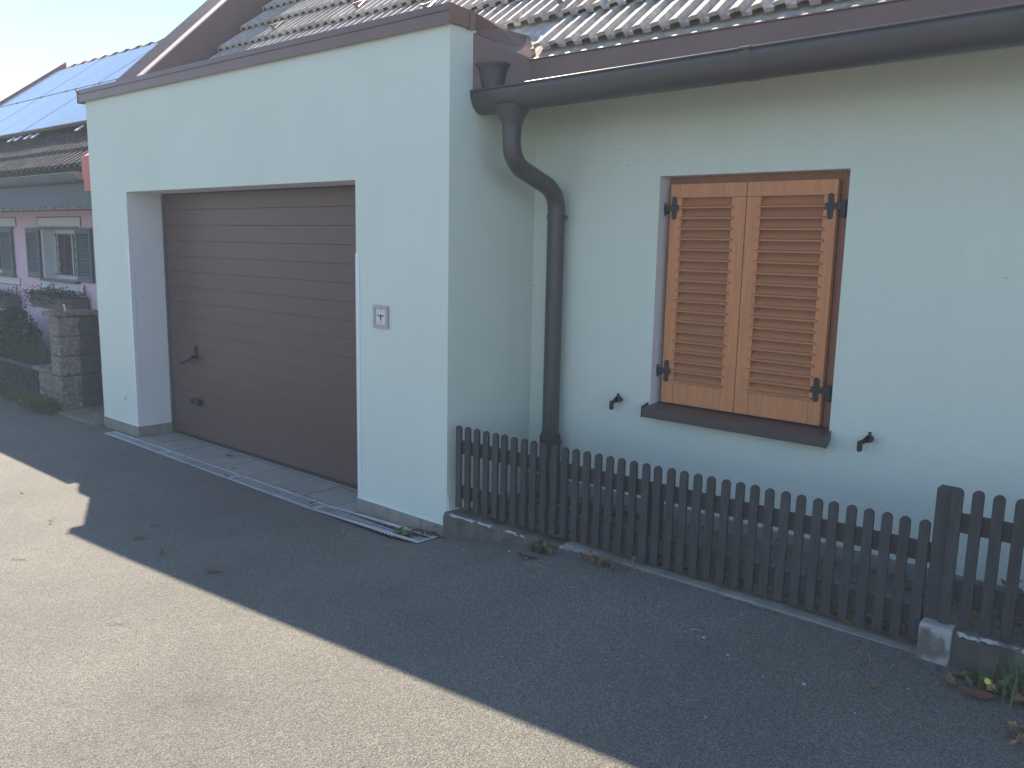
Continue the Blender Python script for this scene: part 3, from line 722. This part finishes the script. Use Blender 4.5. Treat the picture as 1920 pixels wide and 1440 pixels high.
# ------------------------------------------------------------------ cottage next door
W = .78
cot = tag(thing('cottage'), 'low pink cottage with slate green shutters and solar panels beyond the garage', 'cottage')
mb = MB()
wallgrid(mb, [-16, -9.75, -8.62, -7.68, -6.72, -4.70], [-.3, 1.215, 1.795, 2.25], {(1, 1), (3, 1)}, W, W + .4)
mb.build('wall', [M_PINK, M_PWHITE], cot)
mb = MB(); mb.box((-16, W - .006, 2.022), (-4.7, W - .0005, 2.20)); mb.build('frieze', M_PWHITE, cot)
mb = MB(); mb.box((-16, W - .009, 2.010), (-4.7, W - .0004, 2.0215)); mb.build('frieze_line', M_LINE, cot)
for wx0, wx1 in ((-7.68, -6.72), (-9.75, -8.62)):
    for z0, z1 in ((1.83, 1.935), (1.095, 1.185)):
        mb = MB(); mb.box((wx0 - .12, W - .006, z0), (wx1 + .13, W - .0005, z1)); sur = mb.build('window_surround', M_PWHITE, cot)
        mb = MB()
        e = .010; xa, xb = wx0 - .12, wx1 + .13
        if z0 > 1.5: mb.box((xa - e, W - .008, z1), (xb + e, W - .0004, z1 + e)); 
        else: mb.box((xa - e, W - .008, z0 - e), (xb + e, W - .0004, z0))
        mb.box((xa - e, W - .008, z0), (xa, W - .0004, z1)); mb.box((xb, W - .008, z0), (xb + e, W - .0004, z1)); mb.build('surround_line', M_LINE, sur)
    mb = MB(); mb.box((wx0 - .05, W - .03, 1.796), (wx1 + .05, W - .0005, 1.828)); mb.build('window_head', M_GREEN, cot)
    mb = MB(); mb.box((wx0 - .04, W - .06, 1.186), (wx1 + .04, W + .13, 1.212)); mb.build('window_sill', M_GREEN, cot, bevel=.004)
    wy = W + .14
    wnd = MB()
    for q in (((wx0, 1.2135), (wx0 + .05, 1.795)), ((wx1 - .05, 1.2135), (wx1, 1.795)), ((wx0 + .05, 1.745), (wx1 - .05, 1.795)), ((wx0 + .05, 1.2135), (wx1 - .05, 1.262)), (((wx0+wx1)/2 - .022, 1.262), ((wx0+wx1)/2 + .022, 1.745))):
        wnd.box((q[0][0], wy, q[0][1]), (q[1][0], wy + .05, q[1][1]))
    wnd = wnd.build('window', M_PWHITE, cot)
    mb = MB(); mb.box((wx0 + .05, wy + .03, 1.262), (wx1 - .05, wy + .035, 1.745)); mb.build('pane', M_GLASS, wnd)
    mb = MB(); xx = wx0 + .10
    for k in range(11):
        mb.tube([(xx, wy - .03, 1.25), (xx, wy - .03, 1.755)], .005, 6)
        if k % 2: 
            for zq in (1.33, 1.45, 1.57, 1.69):
                mb.tube([(xx, wy - .031, zq - .05), (xx + .035, wy - .031, zq), (xx, wy - .031, zq + .05), (xx - .035, wy - .031, zq), (xx, wy - .031, zq - .05)], .004, 5)
        xx += (wx1 - wx0 - .16)/10
    mb.tube([(wx0, wy - .03, 1.27), (wx1, wy - .03, 1.27)], .005, 6); mb.tube([(wx0, wy - .03, 1.735), (wx1, wy - .03, 1.735)], .005, 6)
    mb.build('window_grille', M_LINE, wnd)
def cshutter(x0, x1, z0=1.212, z1=1.812):
    f = MB(); yA = W - .036
    b = .045
    for q in (((x0, z0), (x0 + b, z1)), ((x1 - b, z0), (x1, z1)), ((x0 + b, z1 - .06), (x1 - b, z1)), ((x0 + b, z0), (x1 - b, z0 + .06))):
        f.box((q[0][0], yA, q[0][1]), (q[1][0], yA + .03, q[1][1]))
    s = f.build('shutter', M_GREEN, cot, bevel=.003)
    n = 15; p = (z1 - z0 - .12)/n
    for i in range(n):
        z = z0 + .06 + i*p
        mb = MB(); mb.prism([(x0 + b, yA + .003, z), (x0 + b, yA + .003, z + .008), (x0 + b, yA + .026, z + p + .004), (x0 + b, yA + .026, z + p - .006)], (x1 - x0 - 2*b, 0, 0)); mb.build('slat', M_GREEN, s)
cshutter(-8.13, -7.735); cshutter(-6.69, -6.30); cshutter(-9.02 + .37, -8.62 + .37 - .0) if False else cshutter(-8.99, -8.605)
# eave, gutter, valance
mb = MB(); mb.box((-16, .20, 2.14), (-4.86, W - .001, 2.16)); mb.box((-16, .185, 2.1), (-4.86, .205, 2.30)); mb.build('eave_board', M_EAVE, cot)
mb = MB(); x = -12.2; Pt = []
top = [(-12.2, .165, 2.135)]
bot = []
while x < -4.80:
    L1 = .52
    for t in [k/8 for k in range(9)]:
        bot.append((x + L1*t, .165, 2.005 + .020*math.sin(t*math.pi)*-1 + .016*abs(math.sin(t*9))))
    bot.append((x + L1 + .015, .165, 2.012 - .022)); bot.append((x + L1 + .035, .165, 2.030)); x += L1 + .05
poly = bot + [(bot[-1][0], .165, 2.135)] + [(bot[0][0], .165, 2.135)]
for a, b in zip(bot[:-1], bot[1:]): mb.prism([a, b, (b[0], .165, 2.138), (a[0], .165, 2.138)], (0, .014, 0))
mb.build('scalloped_valance', M_EAVE, cot)
gt = gutter(-14, -5.03, .165, 2.318, .068, -.0005, 'gutter', M_EAVE, cot)
mb = MB(); mb.prism([(-5.03, .165 - .070*math.cos(math.pi*k/14), 2.322 - .076*math.sin(math.pi*k/14)) for k in range(15)], (.012, 0, 0)); mb.build('gutter_end', M_PLT, gt)
CT = .74; cc = 1/math.sqrt(1 + CT*CT); cs_ = CT*cc; CUP = Vector((0, cc, cs_)); CN = Vector((0, -cs_, cc)); CY, CZ = .20, 2.405
def cz_(y): return CZ + CT*(y - CY)
croof = MB(); croof.prism([(-11.62, .24, cz_(.24) - .05), (-11.62, 2.8, cz_(2.8) - .05), (-11.62, 2.8, cz_(2.8) - .15), (-11.62, .35, cz_(.24) - .15)], (6.85, 0, 0))
croof.prism([(-11.62, 2.8, cz_(2.8) - .05), (-11.62, 5.4, cz_(2.8) - 1.9), (-11.62, 5.4, cz_(2.8) - 2.0), (-11.62, 2.8, cz_(2.8) - .15)], (6.85, 0, 0))
croof = croof.build('roof', M_CTILE, cot)
CM = tile_mesh(.29, 2, .372, .034, .03); CM.materials[0] = M_CTILE
cfield = MB()
for row in range(9):
    x = -11.55
    while x < -4.95:
        M_ = tile_matrix(x, row, True, CY, CZ, CUP, CN)
        if row < 3 and x > -8.6: o = bpy.data.objects.new('tile', CM); COL.objects.link(o); o.parent = croof; o.matrix_world = M_
        elif row < 3 or x < -11: bake(CM, M_, cfield)
        x += .29
cfield.build('tile_field', M_CTILE, croof, kind='stuff')
mb = MB(); mb.box((-4.88, .12, 2.14), (-4.70, .16, 2.455)); mb.prism([(-4.93, .13, 2.445), (-4.93, 2.8, cz_(2.8) + .05), (-4.93, 2.8, cz_(2.8) - .12), (-4.93, .13, 2.25)], (.17, 0, 0)); mb.build('verge_board', M_RED, cot)
mb = MB(); mb.prism([(-11.66, .15, cz_(.15) + .19), (-11.66, 2.8, cz_(2.8) + .19), (-11.66, 2.8, cz_(2.8) - .1), (-11.66, .15, cz_(.15) - .1)], (.06, 0, 0)); mb.build('verge_board', M_VERGE, cot)
xr = -11.60; k = 0
while xr < -5.2:
    mb = MB(); mb.tube([(xr, 2.80, cz_(2.8) + .0), (xr + .40, 2.80, cz_(2.8) + .018)], [.085, .10], 12); mb.build('ridge_tile', M_VERGE if k < 5 else M_CTILE, croof); xr += .36; k += 1
# solar panels, two rows
def cp(x, s, h): return Vector((x, CY, CZ)) + CUP*s + CN*h
for r, (s0, s1) in enumerate(((.735, 1.885), (1.905, 3.06))):
    xa = -11.56
    for x0 in (-11.56, -9.745, -7.93, -6.115):
        x1 = x0 + 1.80 if x0 > -11 else -9.76
        mb = MB(); mb.prism([cp(x0, s0, .085), cp(x1, s0, .085), cp(x1, s1, .085), cp(x0, s1, .085)], CN*.035)
        x1 = min(x1, -4.98)
        mb = MB(); mb.prism([cp(x0, s0, .085), cp(x1, s0, .085), cp(x1, s1, .085), cp(x0, s1, .085)], CN*.035)
        pn = mb.build('solar_panel', M_PFRAME, cot)
        mb = MB(); mb.prism([cp(x0 + .010, s0 + .012, .1203), cp(x1 - .010, s0 + .012, .1203), cp(x1 - .010, s1 - .010, .1203), cp(x0 + .010, s1 - .010, .1203)], CN*.002); mb.build('glass', M_PANEL, pn)
        xm = (x0 + x1)/2; mb = MB(); mb.prism([cp(xm - .003, s0 + .012, .1228), cp(xm + .003, s0 + .012, .1228), cp(xm + .003, s1 - .01, .1228), cp(xm - .003, s1 - .01, .1228)], CN*.0006); mb.build('cell_gap', M_LSTEEL, pn)
for x in (-8.23, -8.02, -7.72, -7.5, -6.30):
    mb = MB(); p = cp(x, .62, .07); mb.prism([p, p + XV*.07, p + XV*.07 + CUP*.10, p + CUP*.10], CN*.012); mb.build('roof_hook', M_LSTEEL, cot)
for x in (-7.9, -8.6, -7.0, -6.0, -9.745, -8.9, -10.6):
    mb = MB(); p = cp(x - .02, 1.888, .10); mb.prism([p, p + XV*.05, p + XV*.05 + CUP*.02, p + CUP*.02], CN*.03); mb.build('panel_clamp', M_PFRAME, cot)

# ------------------------------------------------------------------ foliage helpers
def leaves(mb, pts, size, flat=.5, asp=1.8, mi=0, droop=0):
    for p in pts:
        s = size*rnd(.6, 1.35)
        n = Vector((rnd(-1, 1), rnd(-1, 1), rnd(-.2, 1) + flat)).normalized()
        a = n.cross(Vector((rnd(-1, 1), rnd(-1, 1), rnd(-1, 1)))).normalized(); b = n.cross(a)
        p = Vector(p); w = s/asp
        mb.add([p - a*s*.5, p + b*w*.45 + n*s*.06, p + a*s*.5 - n*s*.12*(1+droop), p - b*w*.45 + n*s*.06], [(0, 1, 2), (0, 2, 3)], mi)
def blades(mb, c, n, h, spread, w=.006, mi=0):
    for _ in range(n):
        x = c[0] + rnd(-spread, spread); y = c[1] + rnd(-spread, spread); hh = h*rnd(.6, 1.2)
        d = Vector((rnd(-.5, .5), rnd(-.5, .5), 0)); sgn = Vector((-d.y, d.x, 0)); sgn = (sgn if sgn.length > .01 else Vector((1, 0, 0))).normalized()*w
        p = Vector((x, y, c[2])); q = p + Vector((0, 0, hh*.55)) + d*hh*.3; t = p + Vector((0, 0, hh)) + d*hh*.9
        mb.add([p - sgn*.5, p + sgn*.5, q + sgn*.4, q - sgn*.4, t], [(0, 1, 2, 3), (3, 2, 4)], mi)
def blob(c, r, n, shell=.55):
    out = []
    while len(out) < n:
        v = Vector((rnd(-1, 1), rnd(-1, 1), rnd(-1, 1)))
        if shell < v.length < 1:
            v *= 1 + .22*noise.noise(v*2.3 + Vector(c)); out.append((c[0] + v.x*r[0], c[1] + v.y*r[1], c[2] + v.z*r[2]))
    return out

# flower boxes
def flower_box(x0, x1, z0, label, side):
    t = tag(thing('flower_box'), label, 'flower box', 'flower boxes under the cottage windows')
    mb = MB(); y0, y1 = W - .22, W - .03
    mb.prism([(x0, y0 + .02, z0), (x0, y0, z0 + .15), (x0, y1, z0 + .15), (x0, y1, z0)], (x1 - x0, 0, 0)); mb.build('box', M_BOX, t, bevel=.006)
    mb = MB()
    pts = [(rnd(x0 - .06, x1 + .03), rnd(y0 - .05, y1), z0 + .15 + abs(random.gauss(0, .045))) for _ in range(700)]
    pts += [(x0 - .08 + rnd(-.05, .06), rnd(y0 - .06, y1), z0 + rnd(-.02, .2)) for _ in range(160)]
    pts += [(rnd(x0, x1), y0 - rnd(.0, .03), z0 + rnd(.06, .16)) for _ in range(160)]
    leaves(mb, pts, .034); mb.build('plants', L_DGRN, t)
    for xb in (x0 + .22, x1 - .1):
        mb = MB(); mb.box((xb - .008, W - .03, z0 + .1), (xb + .008, W - .022, z0 + .28)); mb.build('bracket', M_LINE, t)
    return t
flower_box(-7.62, -6.45, .885, 'brown flower box under the full cottage window, above the stone pillar', 1)
flower_box(-9.65, -8.47, .80, 'brown flower box under the cottage window cut by the left edge', 0)

# stone pillar, low wall, step
pil = tag(thing('stone_pillar'), 'rough split stone gate pillar with lichen capped top left of the garage', 'pillar')
def stone_block(a, b, parent, M_=M_STONE, amp=.012, name='block', sub=5):
    bm = bmesh.new(); bmesh.ops.create_cube(bm, size=1)
    bmesh.ops.subdivide_edges(bm, edges=bm.edges[:], cuts=sub, use_grid_fill=True)
    for v in bm.verts:
        p = Vector((a[i] + (b[i]-a[i])*(v.co[i] + .5) for i in range(3)))
        e = sum(1 for i in range(3) if abs(abs(v.co[i]) - .5) < 1e-4)
        nrm = Vector((v.co.x if abs(v.co.x) > .49 else 0, v.co.y if abs(v.co.y) > .49 else 0, v.co.z*.3 if abs(v.co.z) > .49 else 0))
        d = noise.noise(p*13)*amp + noise.noise(p*37)*amp*.6 - (.006 if e >= 2 else 0)
        v.co = p + nrm.normalized()*d if nrm.length > 0 else p
    me = bpy.data.meshes.new(name); bm.to_mesh(me); bm.free(); me.materials.append(M_)
    o = bpy.data.objects.new(name, me); COL.objects.link(o); o.parent = parent; return o
for i in range(5):
    z0 = -.03 + i*.196
    stone_block((-5.545, -.025, z0), (-5.33, .185, z0 + .190), pil, name='block', sub=8)
    stone_block((-5.54, .187, z0), (-5.338, .38, z0 + .192), pil, M_STONED, .006, name='dark_block')
stone_block((-5.60, -.06, .952), (-5.30, .40, .992), pil, amp=.010, name='cap', sub=10)
mb = MB(); mb.tube([(-5.42, .09, .99), (-5.424, .088, 1.045)], .008, 8); mb.tube([(-5.424, .088, 1.045), (-5.435, .085, 1.062)], .011, 8); mb.build('pipe_stub', M_LSTEEL, pil)
lw = tag(thing('low_stone_wall'), 'low split stone wall stub joined to the left of the gate pillar', 'wall')
for i in range(2):
    stone_block((-5.93, -.012, -.03 + i*.195), (-5.74, .15, .16 + i*.195), lw, sub=6); stone_block((-5.737, -.016, -.03 + i*.195), (-5.55, .15, .16 + i*.195), lw, sub=6)
stone_block((-6.03, -.035, .362), (-5.55, .17, .40), lw, name='cap', sub=7)
stp = tag(thing('stone_step'), 'rough gravel concrete step slab between pillar and garage', 'step')
stone_block((-5.34, -.085, -.06), (-4.475, .9, .028), stp, M_STEP, .007, 'slab', 14)
# rubble wall in the passage against the garage
rub = tag(thing('rubble_wall'), 'dark rubble stones stacked in the passage behind the gate pillar', 'wall')
for i in range(6):
    stone_block((-5.30 + rnd(-.03, .03), .75, .03 + i*.16), (-4.90, 1.0, .175 + i*.16), rub, M_STONED, .02, 'block')
    stone_block((-4.89, .72 + rnd(-.03, .03), .03 + i*.16), (-4.48, 1.0, .175 + i*.16), rub, M_STONE if i % 3 == 1 else M_STONED, .02, 'block')
# lattice fence left of the low wall
lat = tag(thing('lattice_fence'), 'low weathered diamond lattice fence below the bush at the left', 'fence')
mb = MB(); y = .05
for k in range(40):
    x = -9.4 + k*.09
    for s in (1, -1):
        a = (x, y + (.006 if s > 0 else -.006), .05 if s > 0 else .33); b = (x + .28, a[1], .33 if s > 0 else .05)
        if b[0] < -5.98: mb.prism([a, b, (b[0] + .02, b[1], b[2]), (a[0] + .02, a[1], a[2])], (0, .006, 0))
o = mb.build('lattice', M_WOODGREY, lat); o['kind'] = 'stuff'
for z in (.03, .33): mb = MB(); mb.box((-9.4, y - .015, z), (-5.98, y + .02, z + .035)); mb.build('rail', M_WOODGREY, lat)
# soil strip before cottage
mb = MB(); V = []; xs_ = dens(-16, -5.34, 30); yy = [-.02, .05, .3, W + .1]
for y in yy:
    for x in xs_: V.append((x, y, .035 if y > 0 else .0))
nx = len(xs_); mb.add(V, [(j*nx+i, j*nx+i+1, (j+1)*nx+i+1, (j+1)*nx+i) for j in range(3) for i in range(nx-1)]); mb.build('verge_soil', M_SOIL, kind='structure')
# bushes
def bush(label, cs, n, size, M_, name='bush'):
    t = tag(thing(name), label, 'bush')
    mb = MB()
    for c, r in cs: leaves(mb, blob(c, r, n), size)
    mb.build('foliage', M_, t)
    mb = MB(); c = cs[0][0]
    for k in range(7): mb.tube([(c[0] + rnd(-.05, .05), c[1], .03), (c[0] + rnd(-.3, .3), c[1] + rnd(-.1, .1), c[2]*.7), (c[0] + rnd(-.6, .6), c[1] + rnd(-.15, .15), c[2] + .1)], [.012, .008, .003], 6)
    mb.build('stems', M_TWIG, t)
bush('large dark broadleaf bush in front of the pink wall at the left edge', [((-7.6, .36, .50), (.55, .26, .33)), ((-8.35, .38, .48), (.6, .26, .36)), ((-7.15, .30, .33), (.38, .2, .27)), ((-9.2, .38, .45), (.6, .28, .36)), ((-7.55, .36, .8), (.14, .12, .08))], 2600, .048, L_DGRN)
t = tag(thing('lavender_clump'), 'spiky grey green lavender clump between bush and stone pillar', 'plant')
mb = MB()
for cx, cy, h, q in ((-6.45, .30, .56, 260), (-6.15, .26, .52, 220), (-6.75, .28, .50, 200), (-5.85, .38, .60, 160)): blades(mb, (cx, cy, .04), q, h, .16, .009)
mb.build('blades', L_GRASS, t)
t = tag(thing('grass_tuft'), 'thin dry grass stems standing behind the pillar top', 'plant')
mb = MB(); blades(mb, (-5.75, .55, .03), 60, 1.05, .14, .006); mb.build('blades', L_GRASS, t)
mb = MB()
pts = []
for _ in range(5200):
    x = rnd(-9.5, -5.33); w = .09 + .07*ss(-7, -5.6, x)
    y = random.gauss(-.06, w*.55); z = .02 + abs(random.gauss(0, .035)) + .05*ss(-.1, .05, y) + .03*noise.noise(Vector((x*4, y*4, 1)))
    if y < .12: pts.append((x, y, max(.008, z)))
for _ in range(1500):
    x = random.gauss(-5.58, .16); y = random.gauss(-.13, .05); pts.append((x, y, .01 + abs(random.gauss(0, .06))))
leaves(mb, pts, .030, flat=1.0); 
for x in (-9, -8.4, -7.7, -7.1, -6.6, -6.2, -5.9, -5.7, -5.5): blades(mb, (x, -.03, .01), 50, .13, .12, .005)
o = mb.build('ivy_ground_cover', L_IVY, kind='stuff')

# ------------------------------------------------------------------ weeds, leaves and litter
def weed(label, c, r, h, n, size, M_, dry=None, extra=0):
    t = tag(thing('weed'), label, 'weed'); mb = MB()
    z = c[2]
    pts = [(c[0] + random.gauss(0, r[0]*.5), c[1] + random.gauss(0, r[1]*.5), z + .004 + abs(random.gauss(0, h*.5))) for _ in range(n)]
    leaves(mb, pts, size, flat=.6, asp=1.6); mb.build('leaves', M_, t)
    if dry:
        mb = MB(); pts = [(c[0] + random.gauss(0, r[0]*.6) + r[0]*.3, c[1] + random.gauss(0, r[1]*.5), z + .004 + abs(random.gauss(0, h*.3))) for _ in range(n)]
        leaves(mb, pts, size, flat=.8, asp=1.5); mb.build('dry_leaves', dry, t)
    mb = MB()
    for k in range(7): mb.tube([(c[0] + rnd(-.01, .01), c[1], z - .005), (c[0] + rnd(-r[0], r[0])*.7, c[1] + rnd(-r[1], r[1])*.7, z + h*rnd(.4, 1))], [.0016, .0008], 5)
    mb.build('stems', M_TWIG, t); return t
weed('small green weed with dried leaves at the right end of the drain grate', (-.235, -.13, gz(-.235, -.13)), (.065, .04), .045, 44, .040, L_GRN, L_RED)
weed('reddish dried leaf heap against the garage corner plinth', (-.10, -.055, gz(-.10, -.05)), (.11, .030), .022, 60, .040, L_RED, L_DRY)
weed('green and red weed growing at the foot of the chipped kerb', (.80, -.13, gz(.80, -.13)), (.075, .035), .04, 44, .042, L_GRN, L_RED)
weed('withered brown weed beside the pale edging strip', (1.12, -.11, gz(1.12, -.11)), (.10, .035), .04, 34, .032, L_TAN, L_DRY)
weed('tiny withered weed at the end of the white kerb line', (1.34, -.09, gz(1.34, -.09)), (.05, .014), .015, 10, .02, L_TAN)
weed('broad leaved weed at the foot of the raised kerb', (2.80, -.13, gz(2.80, -.13)), (.08, .035), .03, 16, .06, L_GRN, L_DRY)
weed('leafy green weed clump at the right edge below the raised kerb', (2.95, -.16, gz(2.95, -.16)), (.10, .05), .07, 70, .04, L_GRN, L_TAN)
weed('dry tangled weed in the lower right corner of the asphalt', (3.00, -.45, gz(3.0, -.45)), (.06, .06), .05, 26, .04, L_TAN)
weed('sprig of seedling growing through the pickets', (1.30, -.03, .225), (.012, .01), .05, 7, .022, L_GRN)
tt = tag(thing('grass_tuft'), 'green grass blades at the right edge below the raised kerb', 'grass tuft')
mb = MB(); blades(mb, (2.93, -.14, gz(2.93, -.14)), 70, .16, .10, .005); mb.build('blades', L_GRN, tt)
fl = tag(thing('dandelion'), 'yellow dandelion on a thin stalk near the lower right corner', 'flower')
mb = MB(); fz = gz(2.87, -.20); mb.tube([(2.93, -.2, fz), (2.90, -.2, fz + .045), (2.862, -.205, fz + .055)], .0015, 6); mb.build('stalk', L_GRN, fl)
mb = MB(); c = Vector((2.858, -.206, fz + .056))
for k in range(22):
    a = 2*math.pi*k/22; d = Vector((-.35 + .2*rnd(-1, 1), -.75 + .1*rnd(-1, 1), 0)) * 0; u = Vector((math.cos(a), 0, math.sin(a))); q = c + u*rnd(.009, .013) + Vector((0, -.004, 0)); s_ = Vector((-u.z, 0, u.x))*.002
    mb.add([c - s_, c + s_, q + s_, q - s_], [(0, 1, 2, 3)])
mb.build('petals', L_FLOWER, fl)

def dead_leaf(loc, s, rot, M_, label, curl=.4, asp=.5, group='fallen leaves on the asphalt'):
    mb = MB(); n = 6; V = []
    for i in range(n+1):
        t = i/n; w = asp*s*.5*math.sin(math.pi*min(1, t*.92 + .06))**.8 * (1 + .25*math.sin(i*2.7 + s*99)); z = curl*s*(t - .5)**2*1.6 + .003
        V += [(s*(t - .5), -w, z + w*curl*.9), (s*(t - .5), 0, z), (s*(t - .5), w, z + w*curl*.7)]
    F = []
    for i in range(n): F += [(3*i, 3*i+1, 3*i+4, 3*i+3), (3*i+1, 3*i+2, 3*i+5, 3*i+4)]
    mb.add(V, F, 0, True); mb.tube([(s*.48, 0, .004 + curl*s*.4), (s*.75, s*.06, .006)], .0012, 5)
    o = mb.build('fallen_leaf', M_); o.location = (loc[0], loc[1], gz(loc[0], loc[1]) + .003 + (loc[2] if len(loc) > 2 else 0)); o.rotation_euler = (rnd(-.15, .15), rnd(-.15, .15), rot)
    return tag(o, label, 'leaf', group)
dead_leaf((-.407, -1.253), .10, .9, L_DRY, 'largest brown dead leaf on shaded asphalt, nearest the sunlit edge', .35, .35)
dead_leaf((-.894, -1.273), .055, 2.2, L_DRY, 'dark curled leaf in shade left of the largest leaf', .6, .6)
dead_leaf((-1.248, -1.228), .07, .3, L_DRY, 'flat brown leaf just inside the garage shadow, lower of a pair', .15, .7)
dead_leaf((-1.407, -1.061), .05, 1.1, L_RED, 'small red brown leaf above the flat leaf in the garage shadow', .5, .5)
dead_leaf((-1.679, -1.148), .035, .5, L_DRY, 'tiny leaf fragment near the sharp shadow corner', .3, .5)
dead_leaf((-1.571, -1.093), .05, 1.7, L_TAN, 'thin pale stem like leaf near the sharp shadow corner', .2, .2)
dead_leaf((-2.62, .17, .009), .085, .5, L_DRY, 'brown dead leaf lying on the threshold tiles near the door', .3, .55, 'fallen leaves on the tiles')
dead_leaf((-2.25, -.015, .009), .045, 1.0, L_DRY, 'small dark leaf on the threshold tile joint by the drain', .4, .5, 'fallen leaves on the tiles')
dead_leaf((-2.10, -.17, .014), .04, .2, L_DRY, 'small dark leaf caught on the front rim of the drain grate', .4, .5, 'fallen leaves on the drain')
dead_leaf((-1.42, -.07, .014), .045, 1.3, L_DRY, 'small brown leaf stuck at the back rim of the drain grate', .4, .5, 'fallen leaves on the drain')
dead_leaf((-1.12, -.12, .014), .07, .9, L_DRY, 'brown leaf lying across the drain grate joint', .25, .4, 'fallen leaves on the drain')
dead_leaf((2.546, -.418), .04, 1.4, L_TAN, 'small orange brown leaf on asphalt before the raised kerb', .3, .6)
dead_leaf((.80, -.24), .11, .35, L_RED, 'large red dead leaf beside the weed at the chipped kerb', .3, .5)
dead_leaf((2.74, -.20), .10, 1.9, L_TAN, 'tan curled leaf standing in front of the whitewashed kerb end', .4, .35)
dead_leaf((2.84, -.24), .11, .3, L_DRY, 'broad brown leaf on asphalt below the raised kerb', .25, .6)
dead_leaf((-.06, -.03, .05), .06, 1.2, L_TAN, 'tan leaf scrap leaning on the garage corner plinth', .3, .5)
dead_leaf((-2.75, -1.32), .03, .4, L_DRY, 'tiny dark leaf in the sunlit patch left of the shadow corner', .3, .6)
dead_leaf((-2.0, -1.42), .03, 1.4, L_DRY, 'upper tiny rust leaf in the sun left of the shadow corner', .3, .6)
dead_leaf((-1.93, -1.45), .022, .4, L_RED, 'lower tiny rust leaf in the sun left of the shadow corner', .3, .6)
dead_leaf((.652, -1.21), .03, 1.4, L_DRY, 'tiny leaf scrap in the shade in the middle of the asphalt', .3, .6)
def twig(x, y, l, rot, label):
    mb = MB(); z = gz(x, y) + .004; d = Vector((math.cos(rot), math.sin(rot), 0))
    p = Vector((x, y, z)); mb.tube([p - d*l*.5, p - d*l*.15 + Vector((0, l*.04, .003)), p + d*l*.2, p + d*l*.5 + Vector((l*.05, 0, .002))], [.0012, .0018, .0016, .0008], 6)
    tag(mb.build('twig', M_TWIG), label, 'twig', 'dry twigs on the asphalt')
twig(-1.396, -1.811, .07, .75, 'short dry twig on sunlit asphalt at the left')
twig(-.15, -1.863, .09, .7, 'long dry twig on sunlit asphalt in the left foreground')
twig(.95, -.30, .16, .2, 'long pale straw on the shaded asphalt beside the red leaf')
twig(-1.9, -.62, .05, 2.3, 'short pale twig in the shade in front of the drain')
twig(-2.9, -.72, .06, .2, 'short dark twig in the shade near the left drain end')
twig(.25, -.31, .10, .1, 'thin straw in the shade below the garage corner')
twig(1.85, -.42, .05, .4, 'short pale twig in the shade before the fence middle')
twig(2.10, -.90, .06, 1.0, 'forked pale twig in the shaded foreground')
twig(2.46, -.20, .06, 2.0, 'curved pale twig just left of the whitewashed kerb end')
twig(1.1, -1.0, .06, .9, 'pale straw near the sunlit edge in the shade')
# scattered pale chippings (uncountable)
mb = MB()
def chip(mbx, p, s):
    V = [Vector(p) + Vector((s*rnd(.6, 1)*math.cos(a), s*rnd(.5, 1)*math.sin(a), 0)) for a in (0, 1.2, 2.5, 3.8, 5.1)]
    mbx.add(V + [Vector(p) + Vector((0, 0, s*.6))], [(i, (i+1) % 5, 5) for i in range(5)])
for _ in range(260):
    x = rnd(-4.5, 3.4); y = -abs(random.gauss(0, .8)) - .1
    if y < -2.6 or (y > -.24 and x < 0): continue
    chip(mb, (x, y, gz(x, y) + .001), rnd(.0015, .0042))
for x, y, s in ((.64, -.18, .008), (.80, -.235, .010), (1.9, -.45, .008), (2.04, -.52, .007), (2.35, -.55, .008), (.35, -.22, .006), (-.55, -.33, .006), (-.45, -.36, .006)): chip(mb, (x, y, gz(x, y) + .001), s)
o = mb.build('gravel_chips', M_PEB); o['kind'] = 'stuff'
mb = MB()
for _ in range(1500):
    x = rnd(-.05, 3.4); y = -.055 - abs(random.gauss(0, .022))
    if x > 2.58: y -= .02
    chip(mb, (x, y, gz(x, y) + .0008), rnd(.0015, .005))
for _ in range(300):
    x = rnd(-4.2, -.1); y = dfr(x) - abs(random.gauss(0, .02)) - .004; chip(mb, (x, y, gz(x, y) + .0008), rnd(.001, .003))
o = mb.build('kerb_grit', M_PEBD); o['kind'] = 'stuff'
mb = MB()
for _ in range(130):
    x = rnd(.3, 3.3); y = -.065 - abs(random.gauss(0, .02)) - (.02 if x > 2.58 else 0); leaves(mb, [(x, y, gz(x, y) + .004)], .016, flat=1.5, asp=1.5)
o = mb.build('kerb_leaf_crumbs', L_DRY); o['kind'] = 'stuff'
# leaf litter and stones on the garden bed
mb = MB()
for _ in range(900):
    x = rnd(.05, 4.2); y = random.choice((rnd(.06, .70), rnd(.06, .35))); z = .175 + .03*ss(.1, .8, x) + .095*ss(2.55, 2.75, x)
    chip(mb, (x, y, z + .004), rnd(.008, .028))
o = mb.build('bed_gravel', M_PEBD); o['kind'] = 'stuff'
mb = MB(); mg = MB()
for _ in range(1500):
    x = rnd(.05, 4.2); y = random.choice((rnd(.03, .72), rnd(.03, .3))); z = .19 + .03*ss(.1, .8, x) + .095*ss(2.55, 2.75, x)
    leaves(mb if random.random() < .72 else mg, [(x, y, z + abs(random.gauss(0, .02)))], .04, flat=1.2, asp=1.5)
o = mb.build('leaf_litter', L_DRY); o['kind'] = 'stuff'
for x in (.5, 1.2, 1.75, 2.1, 2.35, 2.5):
    for _ in range(50): leaves(mg, [(x + random.gauss(0, .1), rnd(.04, .35), .21 + abs(random.gauss(0, .04)))], .032)
o = mg.build('bed_weeds', L_DGRN); o['kind'] = 'stuff'
